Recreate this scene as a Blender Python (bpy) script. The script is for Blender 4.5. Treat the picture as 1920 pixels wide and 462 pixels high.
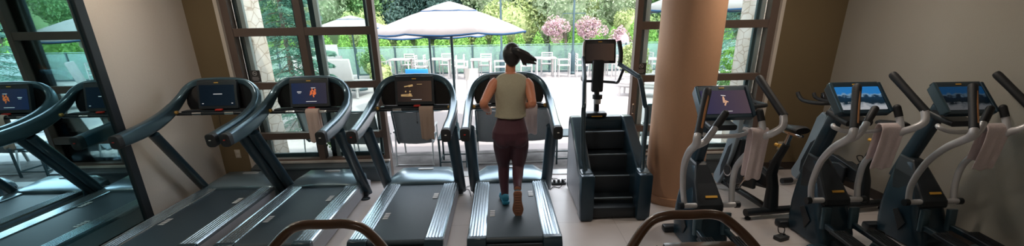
import bpy, bmesh, math, random
from mathutils import Vector, Matrix, Euler, noise
random.seed(7)
R = math.radians
for o in list(bpy.data.objects): bpy.data.objects.remove(o)
S = bpy.context.scene
COL = S.collection

# ---------------------------------------------------------------- camera, world, sun, exposure
cam = bpy.data.cameras.new('camera'); camo = bpy.data.objects.new('camera', cam); COL.objects.link(camo)
cam.sensor_width = 36; cam.sensor_fit = 'HORIZONTAL'; cam.lens = 800/1920*36
cam.shift_y = (329.5-231)/1920; cam.clip_start = .05; cam.clip_end = 300
_r = [(0.99950434, -0.02703487, -0.01613027), (-0.02434895, -0.33909443, -0.94043718), (0.01995491, 0.9403638, -0.33958463)]
rx, ry, rz = Vector(_r[0]), -Vector(_r[1]), -Vector(_r[2])
camo.matrix_world = Matrix(((rx.x, ry.x, rz.x, 0), (rx.y, ry.y, rz.y, 0), (rx.z, ry.z, rz.z, 2.08), (0, 0, 0, 1)))
S.camera = camo
S.view_settings.view_transform = 'Standard'; S.view_settings.look = 'None'; S.view_settings.gamma = 1
S.view_settings.use_curve_mapping = False
S.view_settings.exposure = 0.88
W = bpy.data.worlds.new('sky'); S.world = W; W.use_nodes = True
wn = W.node_tree.nodes; wl = W.node_tree.links
bg = wn['Background']; bg.inputs[1].default_value = 4.6
sky = wn.new('ShaderNodeTexSky'); sky.sky_type = 'HOSEK_WILKIE'; sky.turbidity = 4; sky.ground_albedo = .6
sky.sun_direction = Vector((.45, -.45, .77))
mixw = wn.new('ShaderNodeMixRGB'); mixw.inputs[0].default_value = .6; mixw.inputs[2].default_value = (.95, 1.0, 1.05, 1)
wl.new(sky.outputs[0], mixw.inputs[1]); wl.new(mixw.outputs[0], bg.inputs[0])
sl = bpy.data.lights.new('sun', 'SUN'); sl.energy = 3.0; sl.angle = R(1.5); sl.color = (1, .95, .88)
so = bpy.data.objects.new('sun', sl); COL.objects.link(so)
so.rotation_euler = Vector((.45, -.45, .95)).to_track_quat('Z', 'Y').to_euler(); so.location = (6, -6, 14)

# ---------------------------------------------------------------- materials
def mat(name, col, rough=.5, metal=0, noise_s=0, noise_a=.12, bump=0, emit=None, es=1, spec=.5, coat=0, sheen=0):
    m = bpy.data.materials.new(name); m.use_nodes = True
    n = m.node_tree.nodes; l = m.node_tree.links; b = n['Principled BSDF']
    b.inputs['Base Color'].default_value = (*col, 1); b.inputs['Roughness'].default_value = rough
    b.inputs['Metallic'].default_value = metal; b.inputs['Specular IOR Level'].default_value = spec
    b.inputs['Coat Weight'].default_value = coat; b.inputs['Coat Roughness'].default_value = .15
    if sheen: b.inputs['Sheen Weight'].default_value = sheen
    if emit: b.inputs['Emission Color'].default_value = (*emit, 1); b.inputs['Emission Strength'].default_value = es
    tc = n.new('ShaderNodeTexCoord'); nt = n.new('ShaderNodeTexNoise'); nt.inputs['Scale'].default_value = noise_s or 6
    nt.inputs['Detail'].default_value = 4; l.new(tc.outputs['Object'], nt.inputs['Vector'])
    rp = n.new('ShaderNodeMapRange'); rp.inputs[3].default_value = 1-noise_a; rp.inputs[4].default_value = 1+noise_a
    l.new(nt.outputs[0], rp.inputs[0])
    mx = n.new('ShaderNodeVectorMath'); mx.operation = 'SCALE'; mx.inputs[0].default_value = col
    l.new(rp.outputs[0], mx.inputs['Scale']); l.new(mx.outputs[0], b.inputs['Base Color'])
    if bump:
        bp = n.new('ShaderNodeBump'); bp.inputs['Strength'].default_value = bump; bp.inputs['Distance'].default_value = .01
        l.new(nt.outputs[0], bp.inputs['Height']); l.new(bp.outputs[0], b.inputs['Normal'])
    return m
def tvmat(name, kind):
    m = mat(name, (.002, .003, .004), .2, coat=0)
    n = m.node_tree.nodes; l = m.node_tree.links; b = n['Principled BSDF']
    tc = n.new('ShaderNodeTexCoord'); sp = n.new('ShaderNodeSeparateXYZ'); l.new(tc.outputs['Generated'], sp.inputs[0])
    nz = n.new('ShaderNodeTexNoise'); nz.inputs['Scale'].default_value = 5; nz.inputs['Detail'].default_value = 5
    l.new(tc.outputs['Generated'], nz.inputs[0])
    if kind == 'tv':
        a = n.new('ShaderNodeMath'); a.operation = 'MULTIPLY_ADD'; a.inputs[1].default_value = .55; l.new(nz.outputs[0], a.inputs[0]); l.new(sp.outputs[2], a.inputs[2])
        rp = n.new('ShaderNodeValToRGB'); e = rp.color_ramp.elements
        e[0].position = .42; e[0].color = (.62, .64, .68, 1); e[1].position = 1.0; e[1].color = (.03, .28, .75, 1)
        for p, c in [(.50, (.35, .4, .45, 1)), (.56, (.01, .03, .05, 1)), (.86, (.015, .05, .10, 1)), (.92, (.30, .5, .7, 1))]:
            x = e.new(p); x.color = c
        l.new(a.outputs[0], rp.inputs[0])
    else:
        rp = n.new('ShaderNodeValToRGB'); e = rp.color_ramp.elements
        c0, c1 = {'blue': ((.02, .035, .09, 1), (.05, .045, .07, 1)), 'brown': ((.03, .022, .02, 1), (.085, .05, .035, 1)),
                  'purple': ((.05, .045, .11, 1), (.12, .08, .10, 1)), 'dark': ((.004, .01, .018, 1), (.008, .016, .026, 1))}[kind]
        e[0].color = c0; e[1].color = c1; l.new(sp.outputs[0], rp.inputs[0])
    b.inputs['Specular IOR Level'].default_value = .12; l.new(rp.outputs[0], b.inputs['Emission Color']); b.inputs['Emission Strength'].default_value = {'tv': .30}.get(kind, .33)
    return m
def leafmat(name, cols, trans=.35):
    m = bpy.data.materials.new(name); m.use_nodes = True
    n = m.node_tree.nodes; l = m.node_tree.links; b = n['Principled BSDF']
    tc = n.new('ShaderNodeTexCoord'); nt = n.new('ShaderNodeTexNoise'); nt.inputs['Scale'].default_value = 7; nt.inputs['Detail'].default_value = 6
    l.new(tc.outputs['Object'], nt.inputs[0]); rp = n.new('ShaderNodeValToRGB'); e = rp.color_ramp.elements
    e[0].position = .3; e[0].color = (*cols[0], 1); e[1].position = .7; e[1].color = (*cols[-1], 1)
    if len(cols) > 2: x = e.new(.5); x.color = (*cols[1], 1)
    l.new(nt.outputs[0], rp.inputs[0]); l.new(rp.outputs[0], b.inputs['Base Color']); b.inputs['Roughness'].default_value = .6
    t = n.new('ShaderNodeBsdfTranslucent'); l.new(rp.outputs[0], t.inputs[0]); mx = n.new('ShaderNodeMixShader'); mx.inputs[0].default_value = trans
    l.new(b.outputs[0], mx.inputs[1]); l.new(t.outputs[0], mx.inputs[2]); l.new(mx.outputs[0], n['Material Output'].inputs[0])
    return m
def glassmat(name, tint, refl=.06):
    m = bpy.data.materials.new(name); m.use_nodes = True
    n = m.node_tree.nodes; l = m.node_tree.links
    for x in list(n):
        if x.type == 'BSDF_PRINCIPLED': n.remove(x)
    t = n.new('ShaderNodeBsdfTransparent'); t.inputs[0].default_value = (*tint, 1)
    g = n.new('ShaderNodeBsdfGlossy'); g.inputs['Roughness'].default_value = .02
    fr = n.new('ShaderNodeFresnel'); fr.inputs[0].default_value = 1.4
    mx = n.new('ShaderNodeMixShader'); l.new(fr.outputs[0], mx.inputs[0]); l.new(t.outputs[0], mx.inputs[1]); l.new(g.outputs[0], mx.inputs[2])
    l.new(mx.outputs[0], n['Material Output'].inputs[0])
    return m
def hazy_glass(name, tint, dif, k):  # diffuse share paints the pale reflected haze into the glass colour
    m = glassmat(name, tint); n = m.node_tree.nodes; l = m.node_tree.links
    out = [x for x in n if x.type == 'OUTPUT_MATERIAL'][0]; src = out.inputs[0].links[0].from_socket
    d = n.new('ShaderNodeBsdfDiffuse'); d.inputs[0].default_value = (*dif, 1); mx = n.new('ShaderNodeMixShader'); mx.inputs[0].default_value = k
    l.new(src, mx.inputs[1]); l.new(d.outputs[0], mx.inputs[2]); l.new(mx.outputs[0], out.inputs[0]); return m
def floormat():
    m = mat('floor tile', (.60, .555, .54), .38, noise_s=3, noise_a=.05)
    n = m.node_tree.nodes; l = m.node_tree.links; b = n['Principled BSDF']; b.inputs['Roughness'].default_value = .30
    tc = n.new('ShaderNodeTexCoord'); br = n.new('ShaderNodeTexBrick'); l.new(tc.outputs['Object'], br.inputs[0])
    br.offset = 0; br.inputs['Scale'].default_value = 1; br.inputs['Brick Width'].default_value = 1.2; br.inputs['Row Height'].default_value = .6
    br.inputs['Mortar Size'].default_value = .004; br.inputs['Color1'].default_value = (.60, .555, .54, 1)
    br.inputs['Color2'].default_value = (.58, .535, .52, 1); br.inputs['Mortar'].default_value = (.46, .42, .40, 1)
    nz = n.new('ShaderNodeTexNoise'); nz.inputs['Scale'].default_value = 2.2; nz.inputs['Detail'].default_value = 6; l.new(tc.outputs['Object'], nz.inputs[0])
    mr = n.new('ShaderNodeMapRange'); mr.inputs[3].default_value = .92; mr.inputs[4].default_value = 1.08; l.new(nz.outputs[0], mr.inputs[0])
    sc = n.new('ShaderNodeVectorMath'); sc.operation = 'SCALE'; l.new(br.outputs[0], sc.inputs[0]); l.new(mr.outputs[0], sc.inputs['Scale'])
    l.new(sc.outputs[0], b.inputs['Base Color'])
    return m
def stonemat():
    m = mat('stone', (.6, .5, .42), .8)
    n = m.node_tree.nodes; l = m.node_tree.links; b = n['Principled BSDF']
    tc = n.new('ShaderNodeTexCoord'); v = n.new('ShaderNodeTexVoronoi'); v.feature = 'DISTANCE_TO_EDGE'; v.inputs['Scale'].default_value = 4.5
    mp = n.new('ShaderNodeMapping'); mp.inputs['Scale'].default_value = (1, 1, 1.7); l.new(tc.outputs['Object'], mp.inputs[0]); l.new(mp.outputs[0], v.inputs[0])
    nz = n.new('ShaderNodeTexNoise'); nz.inputs['Scale'].default_value = 3; l.new(tc.outputs['Object'], nz.inputs[0])
    rp = n.new('ShaderNodeValToRGB'); rp.color_ramp.elements[0].position = .0; rp.color_ramp.elements[0].color = (.55, .46, .40, 1)
    rp.color_ramp.elements[1].position = .06; rp.color_ramp.elements[1].color = (1, 1, 1, 1); l.new(v.outputs[0], rp.inputs[0])
    r2 = n.new('ShaderNodeValToRGB'); r2.color_ramp.elements[0].position = .35; r2.color_ramp.elements[0].color = (.42, .33, .27, 1)
    r2.color_ramp.elements[1].position = .65; r2.color_ramp.elements[1].color = (.50, .42, .38, 1); l.new(nz.outputs[0], r2.inputs[0])
    mx = n.new('ShaderNodeMixRGB'); mx.blend_type = 'MULTIPLY'; mx.inputs[0].default_value = 1
    l.new(rp.outputs[0], mx.inputs[1]); l.new(r2.outputs[0], mx.inputs[2]); l.new(mx.outputs[0], b.inputs['Base Color'])
    return m

M = dict(
 navy=mat('navy shell', (.016, .040, .058), .32, .25, noise_s=3, coat=.35),
 navy2=mat('navy paint', (.016, .042, .065), .35, .3, coat=.3),
 arm=mat('satin blue grey shell', (.060, .115, .150), .28, .55, noise_s=3, coat=.4),
 hood=mat('hood shell', (.17, .25, .30), .30, .55, noise_s=3, coat=.5),
 rail=mat('brushed rail', (.42, .50, .55), .22, .85, noise_s=3, noise_a=.05),
 side=mat('grey side', (.34, .35, .38), .45, .3),
 belt=mat('belt rubber', (.022, .040, .055), .5, noise_s=60, noise_a=.2),
 black=mat('black plastic', (.012, .018, .024), .4),
 rubber=mat('black rubber', (.010, .012, .015), .6),
 panel=mat('gloss black', (.012, .012, .014), .18, coat=.3),
 silver=mat('silver tube', (.62, .62, .64), .38, .4),
 chrome=mat('chrome', (.7, .7, .7), .12, 1),
 grey=mat('light grey shell', (.27, .34, .39), .4, .2),
 gold=mat('gold knob', (.55, .34, .10), .35, .6),
 tag=mat('amber tag', (.75, .42, .06), .45),
 wood=mat('wood grip', (.48, .22, .09), .42, noise_s=18, noise_a=.3),
 wood2=mat('brown lacquer', (.085, .038, .016), .35, noise_s=10, noise_a=.25, coat=.4),
 red=mat('red button', (.55, .03, .02), .4),
 white=mat('white print', (.8, .78, .75), .6),
 greyprint=mat('grey print', (.55, .55, .55), .6),
 towel=mat('pink towel', (.74, .62, .62), .95, noise_s=120, noise_a=.10, bump=.5, sheen=.3),
 towelb=mat('beige towel', (.62, .47, .41), .95, noise_s=120, noise_a=.10, bump=.5, sheen=.3),
 towelc=mat('brown towel', (.40, .29, .23), .95, noise_s=120, noise_a=.10, bump=.5, sheen=.2),
 wall=mat('wall paper', (.60, .54, .47), .8, noise_s=140, noise_a=.07, bump=.25),
 wallb=mat('brown wall paper', (.17, .125, .065), .8, noise_s=140, noise_a=.08, bump=.25),
 wallr=mat('taupe wall paper', (.34, .32, .275), .8, noise_s=140, noise_a=.08, bump=.25),
 column=mat('column plaster', (.56, .315, .185), .55, noise_s=40, noise_a=.05),
 ceil=mat('ceiling paint', (.55, .52, .48), .9),
 frame=mat('brown window frame', (.125, .088, .072), .45),
 alu=mat('pale aluminium', (.55, .56, .56), .4, .5),
 base=mat('dark baseboard', (.035, .025, .02), .5),
 ledge=mat('grey ledge', (.10, .125, .14), .4),
 sill=mat('cream sill', (.6, .55, .5), .5),
 floor=floormat(), stone=stonemat(),
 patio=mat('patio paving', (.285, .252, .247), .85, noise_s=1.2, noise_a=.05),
 mat_dark=mat('mottled terrace', (.15, .14, .138), .9, noise_s=5, noise_a=.9),  # dark ground with coarse random mottling
 glass=glassmat('window glass', (.93, .97, .96)), fglass=hazy_glass('green glass', (.66, .90, .85), (.36, .46, .45), .38),
 canopy=mat('white canvas', (.215, .190, .186), .85), cblue=mat('blue canvas', (.01, .055, .13), .8),
 dmetal=mat('dark green metal', (.03, .06, .07), .5, .2), wmetal=mat('white metal', (.36, .335, .325), .6),
 sling=mat('grey sling mesh', (.20, .215, .225), .7, noise_s=150, noise_a=.3), cush=mat('blue cushion', (.008, .15, .34), .8),
 cream=mat('cream cushion', (.40, .365, .355), .85),
 skin=mat('skin', (.52, .20, .11), .5, noise_s=8, noise_a=.06), hair=mat('black hair', (.012, .010, .011), .45, noise_s=50, noise_a=.5, bump=.4),
 top=mat('khaki knit', (.37, .345, .25), .9, noise_s=60, noise_a=.08, bump=.25), legg=mat('plum leggings', (.060, .014, .026), .6, sheen=.1),
 shoe=mat('teal shoe', (.02, .20, .32), .6), sole=mat('gum sole', (.30, .14, .085), .7, noise_s=30, noise_a=.2), hairband=mat('pale hair tie', (.55, .42, .38), .6),
 bark=mat('bark', (.10, .075, .055), .9), pot=mat('dark urn', (.05, .05, .05), .7),
 cable=mat('cable', (.015, .015, .017), .5), strip=mat('power strip', (.03, .035, .04), .5), ivory=mat('ivory plastic', (.5, .45, .36), .5),
 soil=mat('planted bank', (.10, .16, .05), .95, noise_s=2, noise_a=.4),
)
mm = bpy.data.materials.new('mirror'); mm.use_nodes = True
b_ = mm.node_tree.nodes['Principled BSDF']; b_.inputs['Metallic'].default_value = 1; b_.inputs['Roughness'].default_value = .01
b_.inputs['Base Color'].default_value = (.50, .78, .84, 1); M['mirror'] = mm
M['lf_cedar'] = leafmat('cedar leaves', [(0.075, 0.195, 0.030), (0.165, 0.338, 0.053), (0.270, 0.450, 0.105)])
M['lf_pale'] = leafmat('pale leaves', [(0.120, 0.195, 0.090), (0.270, 0.345, 0.195), (0.450, 0.465, 0.360)])
M['lf_green'] = leafmat('green leaves', [(0.045, 0.135, 0.045), (0.128, 0.255, 0.083), (0.255, 0.375, 0.150)])
M['lf_spruce'] = leafmat('spruce needles', [(0.022, 0.090, 0.068), (0.068, 0.180, 0.128), (0.165, 0.300, 0.210)])
M['lf_dark'] = leafmat('dark needles', [(0.015, 0.045, 0.037), (0.037, 0.090, 0.075), (0.090, 0.150, 0.120)])
M['lf_pink'] = leafmat('pink blossom', [(0.263, 0.285, 0.150), (0.495, 0.300, 0.345), (0.540, 0.465, 0.450)])
M['lf_yellow'] = leafmat('yellow green leaves', [(.17, .25, .07), (.33, .39, .15), (.45, .47, .24)])

# ---------------------------------------------------------------- mesh helpers
def V(*a): return Vector(a)
def catmull(pts, n=6):
    pts = [Vector(p) for p in pts]; out = []
    for i in range(len(pts)-1):
        p0 = pts[max(i-1, 0)]; p1 = pts[i]; p2 = pts[i+1]; p3 = pts[min(i+2, len(pts)-1)]
        for k in range(n):
            t = k/n
            out.append(.5*((2*p1)+(-p0+p2)*t+(2*p0-5*p1+4*p2-p3)*t*t+(-p0+3*p1-3*p2+p3)*t**3))
    out.append(pts[-1]); return out
def circ(rx, ry=None, n=12):
    ry = rx if ry is None else ry
    return [(rx*math.cos(2*math.pi*i/n), ry*math.sin(2*math.pi*i/n)) for i in range(n)]
def rrect(w, h, r, n=4):
    o = []
    for cx, cy, a0 in ((w/2-r, h/2-r, 0), (-w/2+r, h/2-r, 90), (-w/2+r, -h/2+r, 180), (w/2-r, -h/2+r, 270)):
        for k in range(n+1):
            a = R(a0+90*k/n); o.append((cx+r*math.cos(a), cy+r*math.sin(a)))
    return o
class MB:
    def __init__(s): s.b = bmesh.new()
    def box(s, c, d, rot=None, bev=0):
        r = bmesh.ops.create_cube(s.b, size=1); vs = r['verts']
        for v in vs: v.co = Vector((v.co.x*d[0], v.co.y*d[1], v.co.z*d[2]))
        if bev:
            es = list({e for v in vs for e in v.link_edges})
            g = bmesh.ops.bevel(s.b, geom=es, offset=bev, segments=2, affect='EDGES', profile=.5)
            vs = list({v for f in g['faces'] for v in f.verts} | {v for v in vs if v.is_valid})
        mt = Matrix.Translation(c) @ (Euler(rot).to_matrix().to_4x4() if rot else Matrix())
        for v in vs: v.co = mt @ v.co
        return s
    def loft(s, rings, cap=True, closed=False):
        b = s.b; rv = [[b.verts.new(p) for p in r] for r in rings]; n = len(rv[0])
        m = len(rv)
        for i in range(m if closed else m-1):
            A = rv[i]; B = rv[(i+1) % m]
            for j in range(n):
                try: b.faces.new((A[j], A[(j+1) % n], B[(j+1) % n], B[j]))
                except ValueError: pass
        if cap and not closed: b.faces.new(rv[0][::-1]); b.faces.new(rv[-1])
        return s
    def sweep(s, path, prof, up=(0, 0, 1), scale=None, cap=True, twist=None):
        path = [Vector(p) for p in path]; up = Vector(up); rings = []; side0 = None
        for i, p in enumerate(path):
            t = (path[min(i+1, len(path)-1)]-path[max(i-1, 0)]).normalized()
            sd = t.cross(up)
            if sd.length < .05 and side0 is not None: sd = side0-t*side0.dot(t)
            elif sd.length < .05: sd = t.cross(Vector((1, 0, 0)) if abs(t.x) < .9 else Vector((0, 1, 0)))
            sd.normalize()
            side0 = sd; nn = sd.cross(t)
            k = scale[i] if scale else 1
            kx, ky = k if isinstance(k, tuple) else (k, k)
            rings.append([p+sd*a*kx+nn*b*ky for a, b in prof])
        return s.loft(rings, cap)
    def tube(s, path, r, n=10, smooth=0, up=(0, 0, 1)):
        """round tube with parallel-transport frames"""
        if smooth: path = catmull(path, smooth)
        path = [Vector(p) for p in path]; rings = []
        t0 = (path[1]-path[0]).normalized(); sd = t0.orthogonal().normalized()
        for i, p in enumerate(path):
            t = (path[min(i+1, len(path)-1)]-path[max(i-1, 0)]).normalized()
            sd = (sd-t*sd.dot(t)).normalized(); nn = t.cross(sd)
            rr = r[min(i, len(r)-1)] if isinstance(r, (list, tuple)) else r
            if isinstance(r, (list, tuple)) and smooth:
                f = i/(len(path)-1)*(len(r)-1); a = int(f); bq = min(a+1, len(r)-1); rr = r[a]*(1-(f-a))+r[bq]*(f-a)
            rings.append([p+(sd*math.cos(2*math.pi*k/n)+nn*math.sin(2*math.pi*k/n))*rr for k in range(n)])
        return s.loft(rings)
    def ball(s, c, r, u=16, v=10, rot=None):
        g = bmesh.ops.create_uvsphere(s.b, u_segments=u, v_segments=v, radius=1)
        r = (r, r, r) if isinstance(r, (int, float)) else r
        mt = Matrix.Translation(c) @ (Euler(rot).to_matrix().to_4x4() if rot else Matrix()) @ Matrix.Diagonal((*r, 1))
        for w in g['verts']: w.co = mt @ w.co
        return s
    def cyl(s, c, r, h, axis='Z', n=20, r2=None):
        ax = {'X': Vector((1, 0, 0)), 'Y': Vector((0, 1, 0)), 'Z': Vector((0, 0, 1))}[axis]; c = Vector(c)
        g = bmesh.ops.create_cone(s.b, cap_ends=True, segments=n, radius1=r, radius2=r if r2 is None else r2, depth=h)
        q = ax.to_track_quat('Z', 'Y').to_matrix().to_4x4()
        for w in g['verts']: w.co = Matrix.Translation(c) @ q @ w.co
        return s
    def lathe(s, prof, c=(0, 0, 0), n=32, close=False):
        c = Vector(c); rings = []
        for r, z in prof: rings.append([c+Vector((r*math.cos(2*math.pi*k/n), r*math.sin(2*math.pi*k/n), z)) for k in range(n)])
        return s.loft(rings, cap=not close)
    def prism(s, poly, axis, a, b):
        """poly 2-D outline; axis X: (y,z); Y: (x,z); Z: (x,y)"""
        f = {'X': lambda p, t: Vector((t, p[0], p[1])), 'Y': lambda p, t: Vector((p[0], t, p[1])), 'Z': lambda p, t: Vector((p[0], p[1], t))}[axis]
        return s.loft([[f(p, a) for p in poly], [f(p, b) for p in poly]])
    def build(s, name, m, parent=None, smooth=True, bevel=0, label=None, sub=0, loc=None, angle=35):
        bmesh.ops.recalc_face_normals(s.b, faces=s.b.faces[:])
        me = bpy.data.meshes.new(name); s.b.to_mesh(me); s.b.free()
        me.materials.append(M[m] if isinstance(m, str) else m)
        o = bpy.data.objects.new(name, me); COL.objects.link(o)
        if parent: o.parent = parent
        if loc: o.location = loc
        if smooth:
            for p in me.polygons: p.use_smooth = True
            me.set_sharp_from_angle(angle=R(angle))
        if bevel:
            md = o.modifiers.new('bevel', 'BEVEL'); md.width = bevel; md.segments = 2; md.limit_method = 'ANGLE'; md.angle_limit = R(40)
        if sub:
            md = o.modifiers.new('sub', 'SUBSURF'); md.levels = sub; md.render_levels = sub
        if label: o['label'] = label
        return o
def tag(o, label, cat, group=None, kind=None):
    o['label'] = label; o['category'] = cat
    if group: o['group'] = group
    if kind: o['kind'] = kind
    return o
def thing(name, label, cat, loc=(0, 0, 0), rz=0, group=None, scale=1):
    o = bpy.data.objects.new(name, None); COL.objects.link(o); o.empty_display_size = .1
    o.location = loc; o.rotation_euler = (0, 0, rz); o.scale = (scale,)*3
    return tag(o, label, cat, group)
def struct(o): o['kind'] = 'structure'; return o
def kids(o): return [c for c in COL.objects if c.parent == o]
def dup(root, loc, rz=0, label=None, group=None, scale=None, skip=()):
    r = root.copy(); COL.objects.link(r); r.location = loc; r.rotation_euler = (0, 0, rz)
    if label: r['label'] = label
    if group: r['group'] = group
    if scale: r.scale = (scale,)*3 if isinstance(scale, (int, float)) else scale
    for ch in kids(root):
        c = ch.copy(); COL.objects.link(c); c.parent = r
        for g in kids(ch):
            d = g.copy(); COL.objects.link(d); d.parent = c
    return r
def text(s, size, loc, rot, m, name, parent, depth=.0006):
    cu = bpy.data.curves.new(name, 'FONT'); cu.body = s; cu.size = size; cu.align_x = 'CENTER'; cu.align_y = 'CENTER'; cu.extrude = depth
    t = bpy.data.objects.new(name, cu); COL.objects.link(t)
    dg = bpy.context.evaluated_depsgraph_get(); me = bpy.data.meshes.new_from_object(t.evaluated_get(dg))
    bpy.data.objects.remove(t)
    o = bpy.data.objects.new(name, me); COL.objects.link(o); me.materials.clear(); me.materials.append(M[m])
    o.location = loc; o.rotation_euler = rot; o.parent = parent
    return o

# ---------------------------------------------------------------- room shell
XL, XR, YW, ZC = -3.89, 4.45, 5.75, 3.0
def sbox(name, c, d, m, bev=0): return struct(MB().box(c, d).build(name, m, smooth=False, bevel=bev))
sbox('floor', ((XL+XR)/2, (5.95-3.5)/2, -.05), (XR-XL+.4, 9.45, .1), 'floor')
sbox('wall_left', (XL-.1, 1.25, ZC/2), (.2, 9.5, ZC), 'wall')
sbox('wall_right', (XR+.1, 1.25, ZC/2), (.2, 9.5, ZC), 'wallr')
sbox('wall_rear', ((XL+XR)/2, -3.4, ZC/2), (XR-XL+.4, .2, ZC), 'wall')
sbox('ceiling', ((XL+XR)/2, 1.25, ZC+.05), (XR-XL+.4, 9.5, .1), 'ceil')
WB = MB()
WB.box(((XL-3.48)/2, YW+.12, ZC/2), (-3.48-XL, .24, ZC))
WB.box(((3.60+XR)/2, YW+.12, ZC/2), (XR-3.60, .24, ZC))
WB.box((0.06, YW+.12, (2.85+ZC)/2), (7.2, .24, ZC-2.85))
struct(WB.build('wall_back', 'wallb', smooth=False))
# window casings
def casing(x0, x1, n):
    b = MB(); b.box((x0, YW-.01, 1.425), (.035, .07, 2.85)); b.box((x1, YW-.01, 1.425), (.035, .07, 2.85))
    return b
struct(MB().box((-3.475, YW-.012, 1.43), (.045, .05, 2.84)).build('trim_1', 'wall', smooth=False))
struct(MB().box((3.597, YW-.012, 1.43), (.045, .05, 2.84)).build('trim_2', 'wall', smooth=False))
def window(name, x0, x1, mull, jambL, jambR, stiles):
    f = MB(); yc = YW+.07; D = .12
    f.box((x0+jambL/2, yc, 1.43), (jambL, D, 2.84)); f.box((x1-jambR/2, yc, 1.43), (jambR, D, 2.84))
    xi0, xi1 = x0+jambL, x1-jambR
    for z0, z1 in ((.60, .69), (1.285, 1.375), (1.955, 2.055), (2.72, 2.84), (.27, .32)):
        f.box(((xi0+xi1)/2, yc, (z0+z1)/2), (xi1-xi0, D*.85, z1-z0))
    for x in mull: f.box((x, yc, 1.55), (.088, D*.95, 2.5))
    w = struct(f.build(name, 'frame', smooth=False, bevel=.004))
    xs = [xi0]+sum([[x-.044, x+.044] for x in mull], [])+[xi1]
    g = MB()
    for i in range(0, len(xs), 2):
        for z0, z1 in ((.32, .60), (.69, 1.285), (1.375, 1.955), (2.055, 2.72)):
            g.box(((xs[i]+xs[i+1])/2, YW+.10, (z0+z1)/2), (xs[i+1]-xs[i], .006, z1-z0))
    g.build('window_pane', 'glass', w, smooth=False)
    return w
w1 = window('window_1', -3.455, -1.585, [-2.52], .09, .065, None)
w2 = window('window_2', 1.755, 3.575, [2.62], .075, .10, None)
# parked sliding sashes outside the fixed windows: dark stile with a pale edge
def sash(name, x0, x1):
    s = MB(); y = YW+.22
    s.box((x0+.035, y, 1.5), (.07, .05, 2.5)); s.box((x1-.035, y, 1.5), (.07, .05, 2.5))
    s.box(((x0+x1)/2, y, .3), (x1-x0, .05, .10)); s.box(((x0+x1)/2, y, 2.74), (x1-x0, .05, .08))
    o = struct(s.build(name, 'dmetal', smooth=False))
    e = MB(); e.box((x0+.10, y-.02, 1.5), (.055, .05, 2.4)); e.box((x1-.005, y-.02, 1.5), (.05, .06, 2.4)); e.build('edge_strip', 'alu', o, smooth=False)
    MB().box(((x0+x1)/2, y, 1.5), (x1-x0-.1, .006, 2.4)).build('window_pane', 'glass', o, smooth=False)
    return o
sash('window_3', -3.40, -2.585); sash('window_4', -2.45, -1.68); sash('window_5', 1.85, 2.55); sash('window_6', 2.7, 3.47)
# ledge and low wall under the windows
for n_, a, b in (('trim_3', -3.455, -1.585), ('trim_4', 1.755, 3.575)):
    o = MB(); o.prism([(YW-.0, .0), (YW-.10, .0), (YW-.10, .19), (YW-.14, .215), (YW-.14, .235), (YW, .27)], 'X', a, b)
    struct(o.build(n_, 'ledge', smooth=False, bevel=.006))
    q = MB().box(((a+b)/2, YW+.03, .283), (b-a, .14, .022)); q = struct(q.build(n_.replace('3', '5').replace('4', '6'), 'sill', smooth=False))
# baseboards
sbox('baseboard_left', (XL+.008, 5.04, .05), (.016, 1.40, .10), 'wall')
sbox('baseboard_back', ((3.62+XR)/2, YW-.009, .055), (XR-3.62, .018, .11), 'base')
sbox('baseboard_right', (XR-.009, 2.3, .055), (.018, 6.8, .11), 'base')
# door opening: threshold track and handle on the frame
struct(MB().box((.085, YW+.1, .006), (3.33, .2, .016)).build('trim_7', 'alu', smooth=False))
hd = thing('door_handle', 'silver recessed flush pull on the brown door frame right of the stair climber', 'door handle', (1.79, YW+.005, .93))
MB().box((0, 0, 0), (.032, .012, .15), bev=.005).build('back_plate', 'chrome', hd); MB().box((0, -.006, 0), (.014, .006, .11)).build('recess', 'black', hd)
# column
cl = MB(); cl.lathe([(.328, 0), (.328, ZC)], (2.075, 4.84, 0), 64); struct(cl.build('wall_column', 'column'))
bs = MB(); bs.lathe([(.33, 0), (.342, 0), (.342, .095), (.33, .10)], (2.075, 4.84, 0), 64); struct(bs.build('baseboard_column', 'column'))
# unseen ceiling lamps, added to fill the dim room with light
def ceil_fill(x, y, lab, en=30, colr=(1, .86, .72)):
    t = thing('ceiling_fill', lab, 'light', (x, y, ZC), 0, 'unseen ceiling fill lights')
    MB().lathe([(.10, -.012), (.13, -.012), (.13, 0), (.10, 0)], n=28).build('trim_ring', 'alu', t)
    MB().cyl((0, 0, -.006), .098, .01).build('lens', mat('warm lens', (.9, .8, .6), .5, emit=(1, .72, .42), es=14), t)
    l = bpy.data.lights.new('lamp', 'AREA'); l.shape = 'DISK'; l.size = .18; l.energy = en*.33; l.color = colr
    lo = bpy.data.objects.new('lamp', l); COL.objects.link(lo); lo.location = (0, 0, -.02); lo.parent = t
for x, y, lb, en in ((-3.2, 4.4, 'left front', 20), (-3.2, 2.2, 'left middle', 20), (-.3, 2.9, 'centre', 26), (2.75, 4.05, 'column', 24), (3.3, 4.5, 'right', 14), (2.2, 1.0, 'right rear', 3), (.2, -1.2, 'rear', 14)):
    ceil_fill(x, y, 'round unseen ceiling light added as fill, %s one above the gym floor' % lb, en)
# mirror
mr = thing('wall_mirror', 'tall dark framed wall mirror beside the leftmost treadmill', 'mirror', (XL, 1.4, 0))
MB().box((.012, .58, 1.4), (.012, 4.62, 2.7)).build('mirror_glass', 'mirror', mr, smooth=False)
fm = MB(); fm.box((.022, 2.925, 1.42), (.044, .095, 2.84), bev=.006); fm.box((.02, -1.75, 1.42), (.04, .05, 2.84)); fm.box((.02, .58, .035), (.04, 4.65, .05)); fm.box((.02, .58, 2.78), (.04, 4.65, .05))
fm.build('mirror_frame', 'black', mr, smooth=False)

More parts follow.
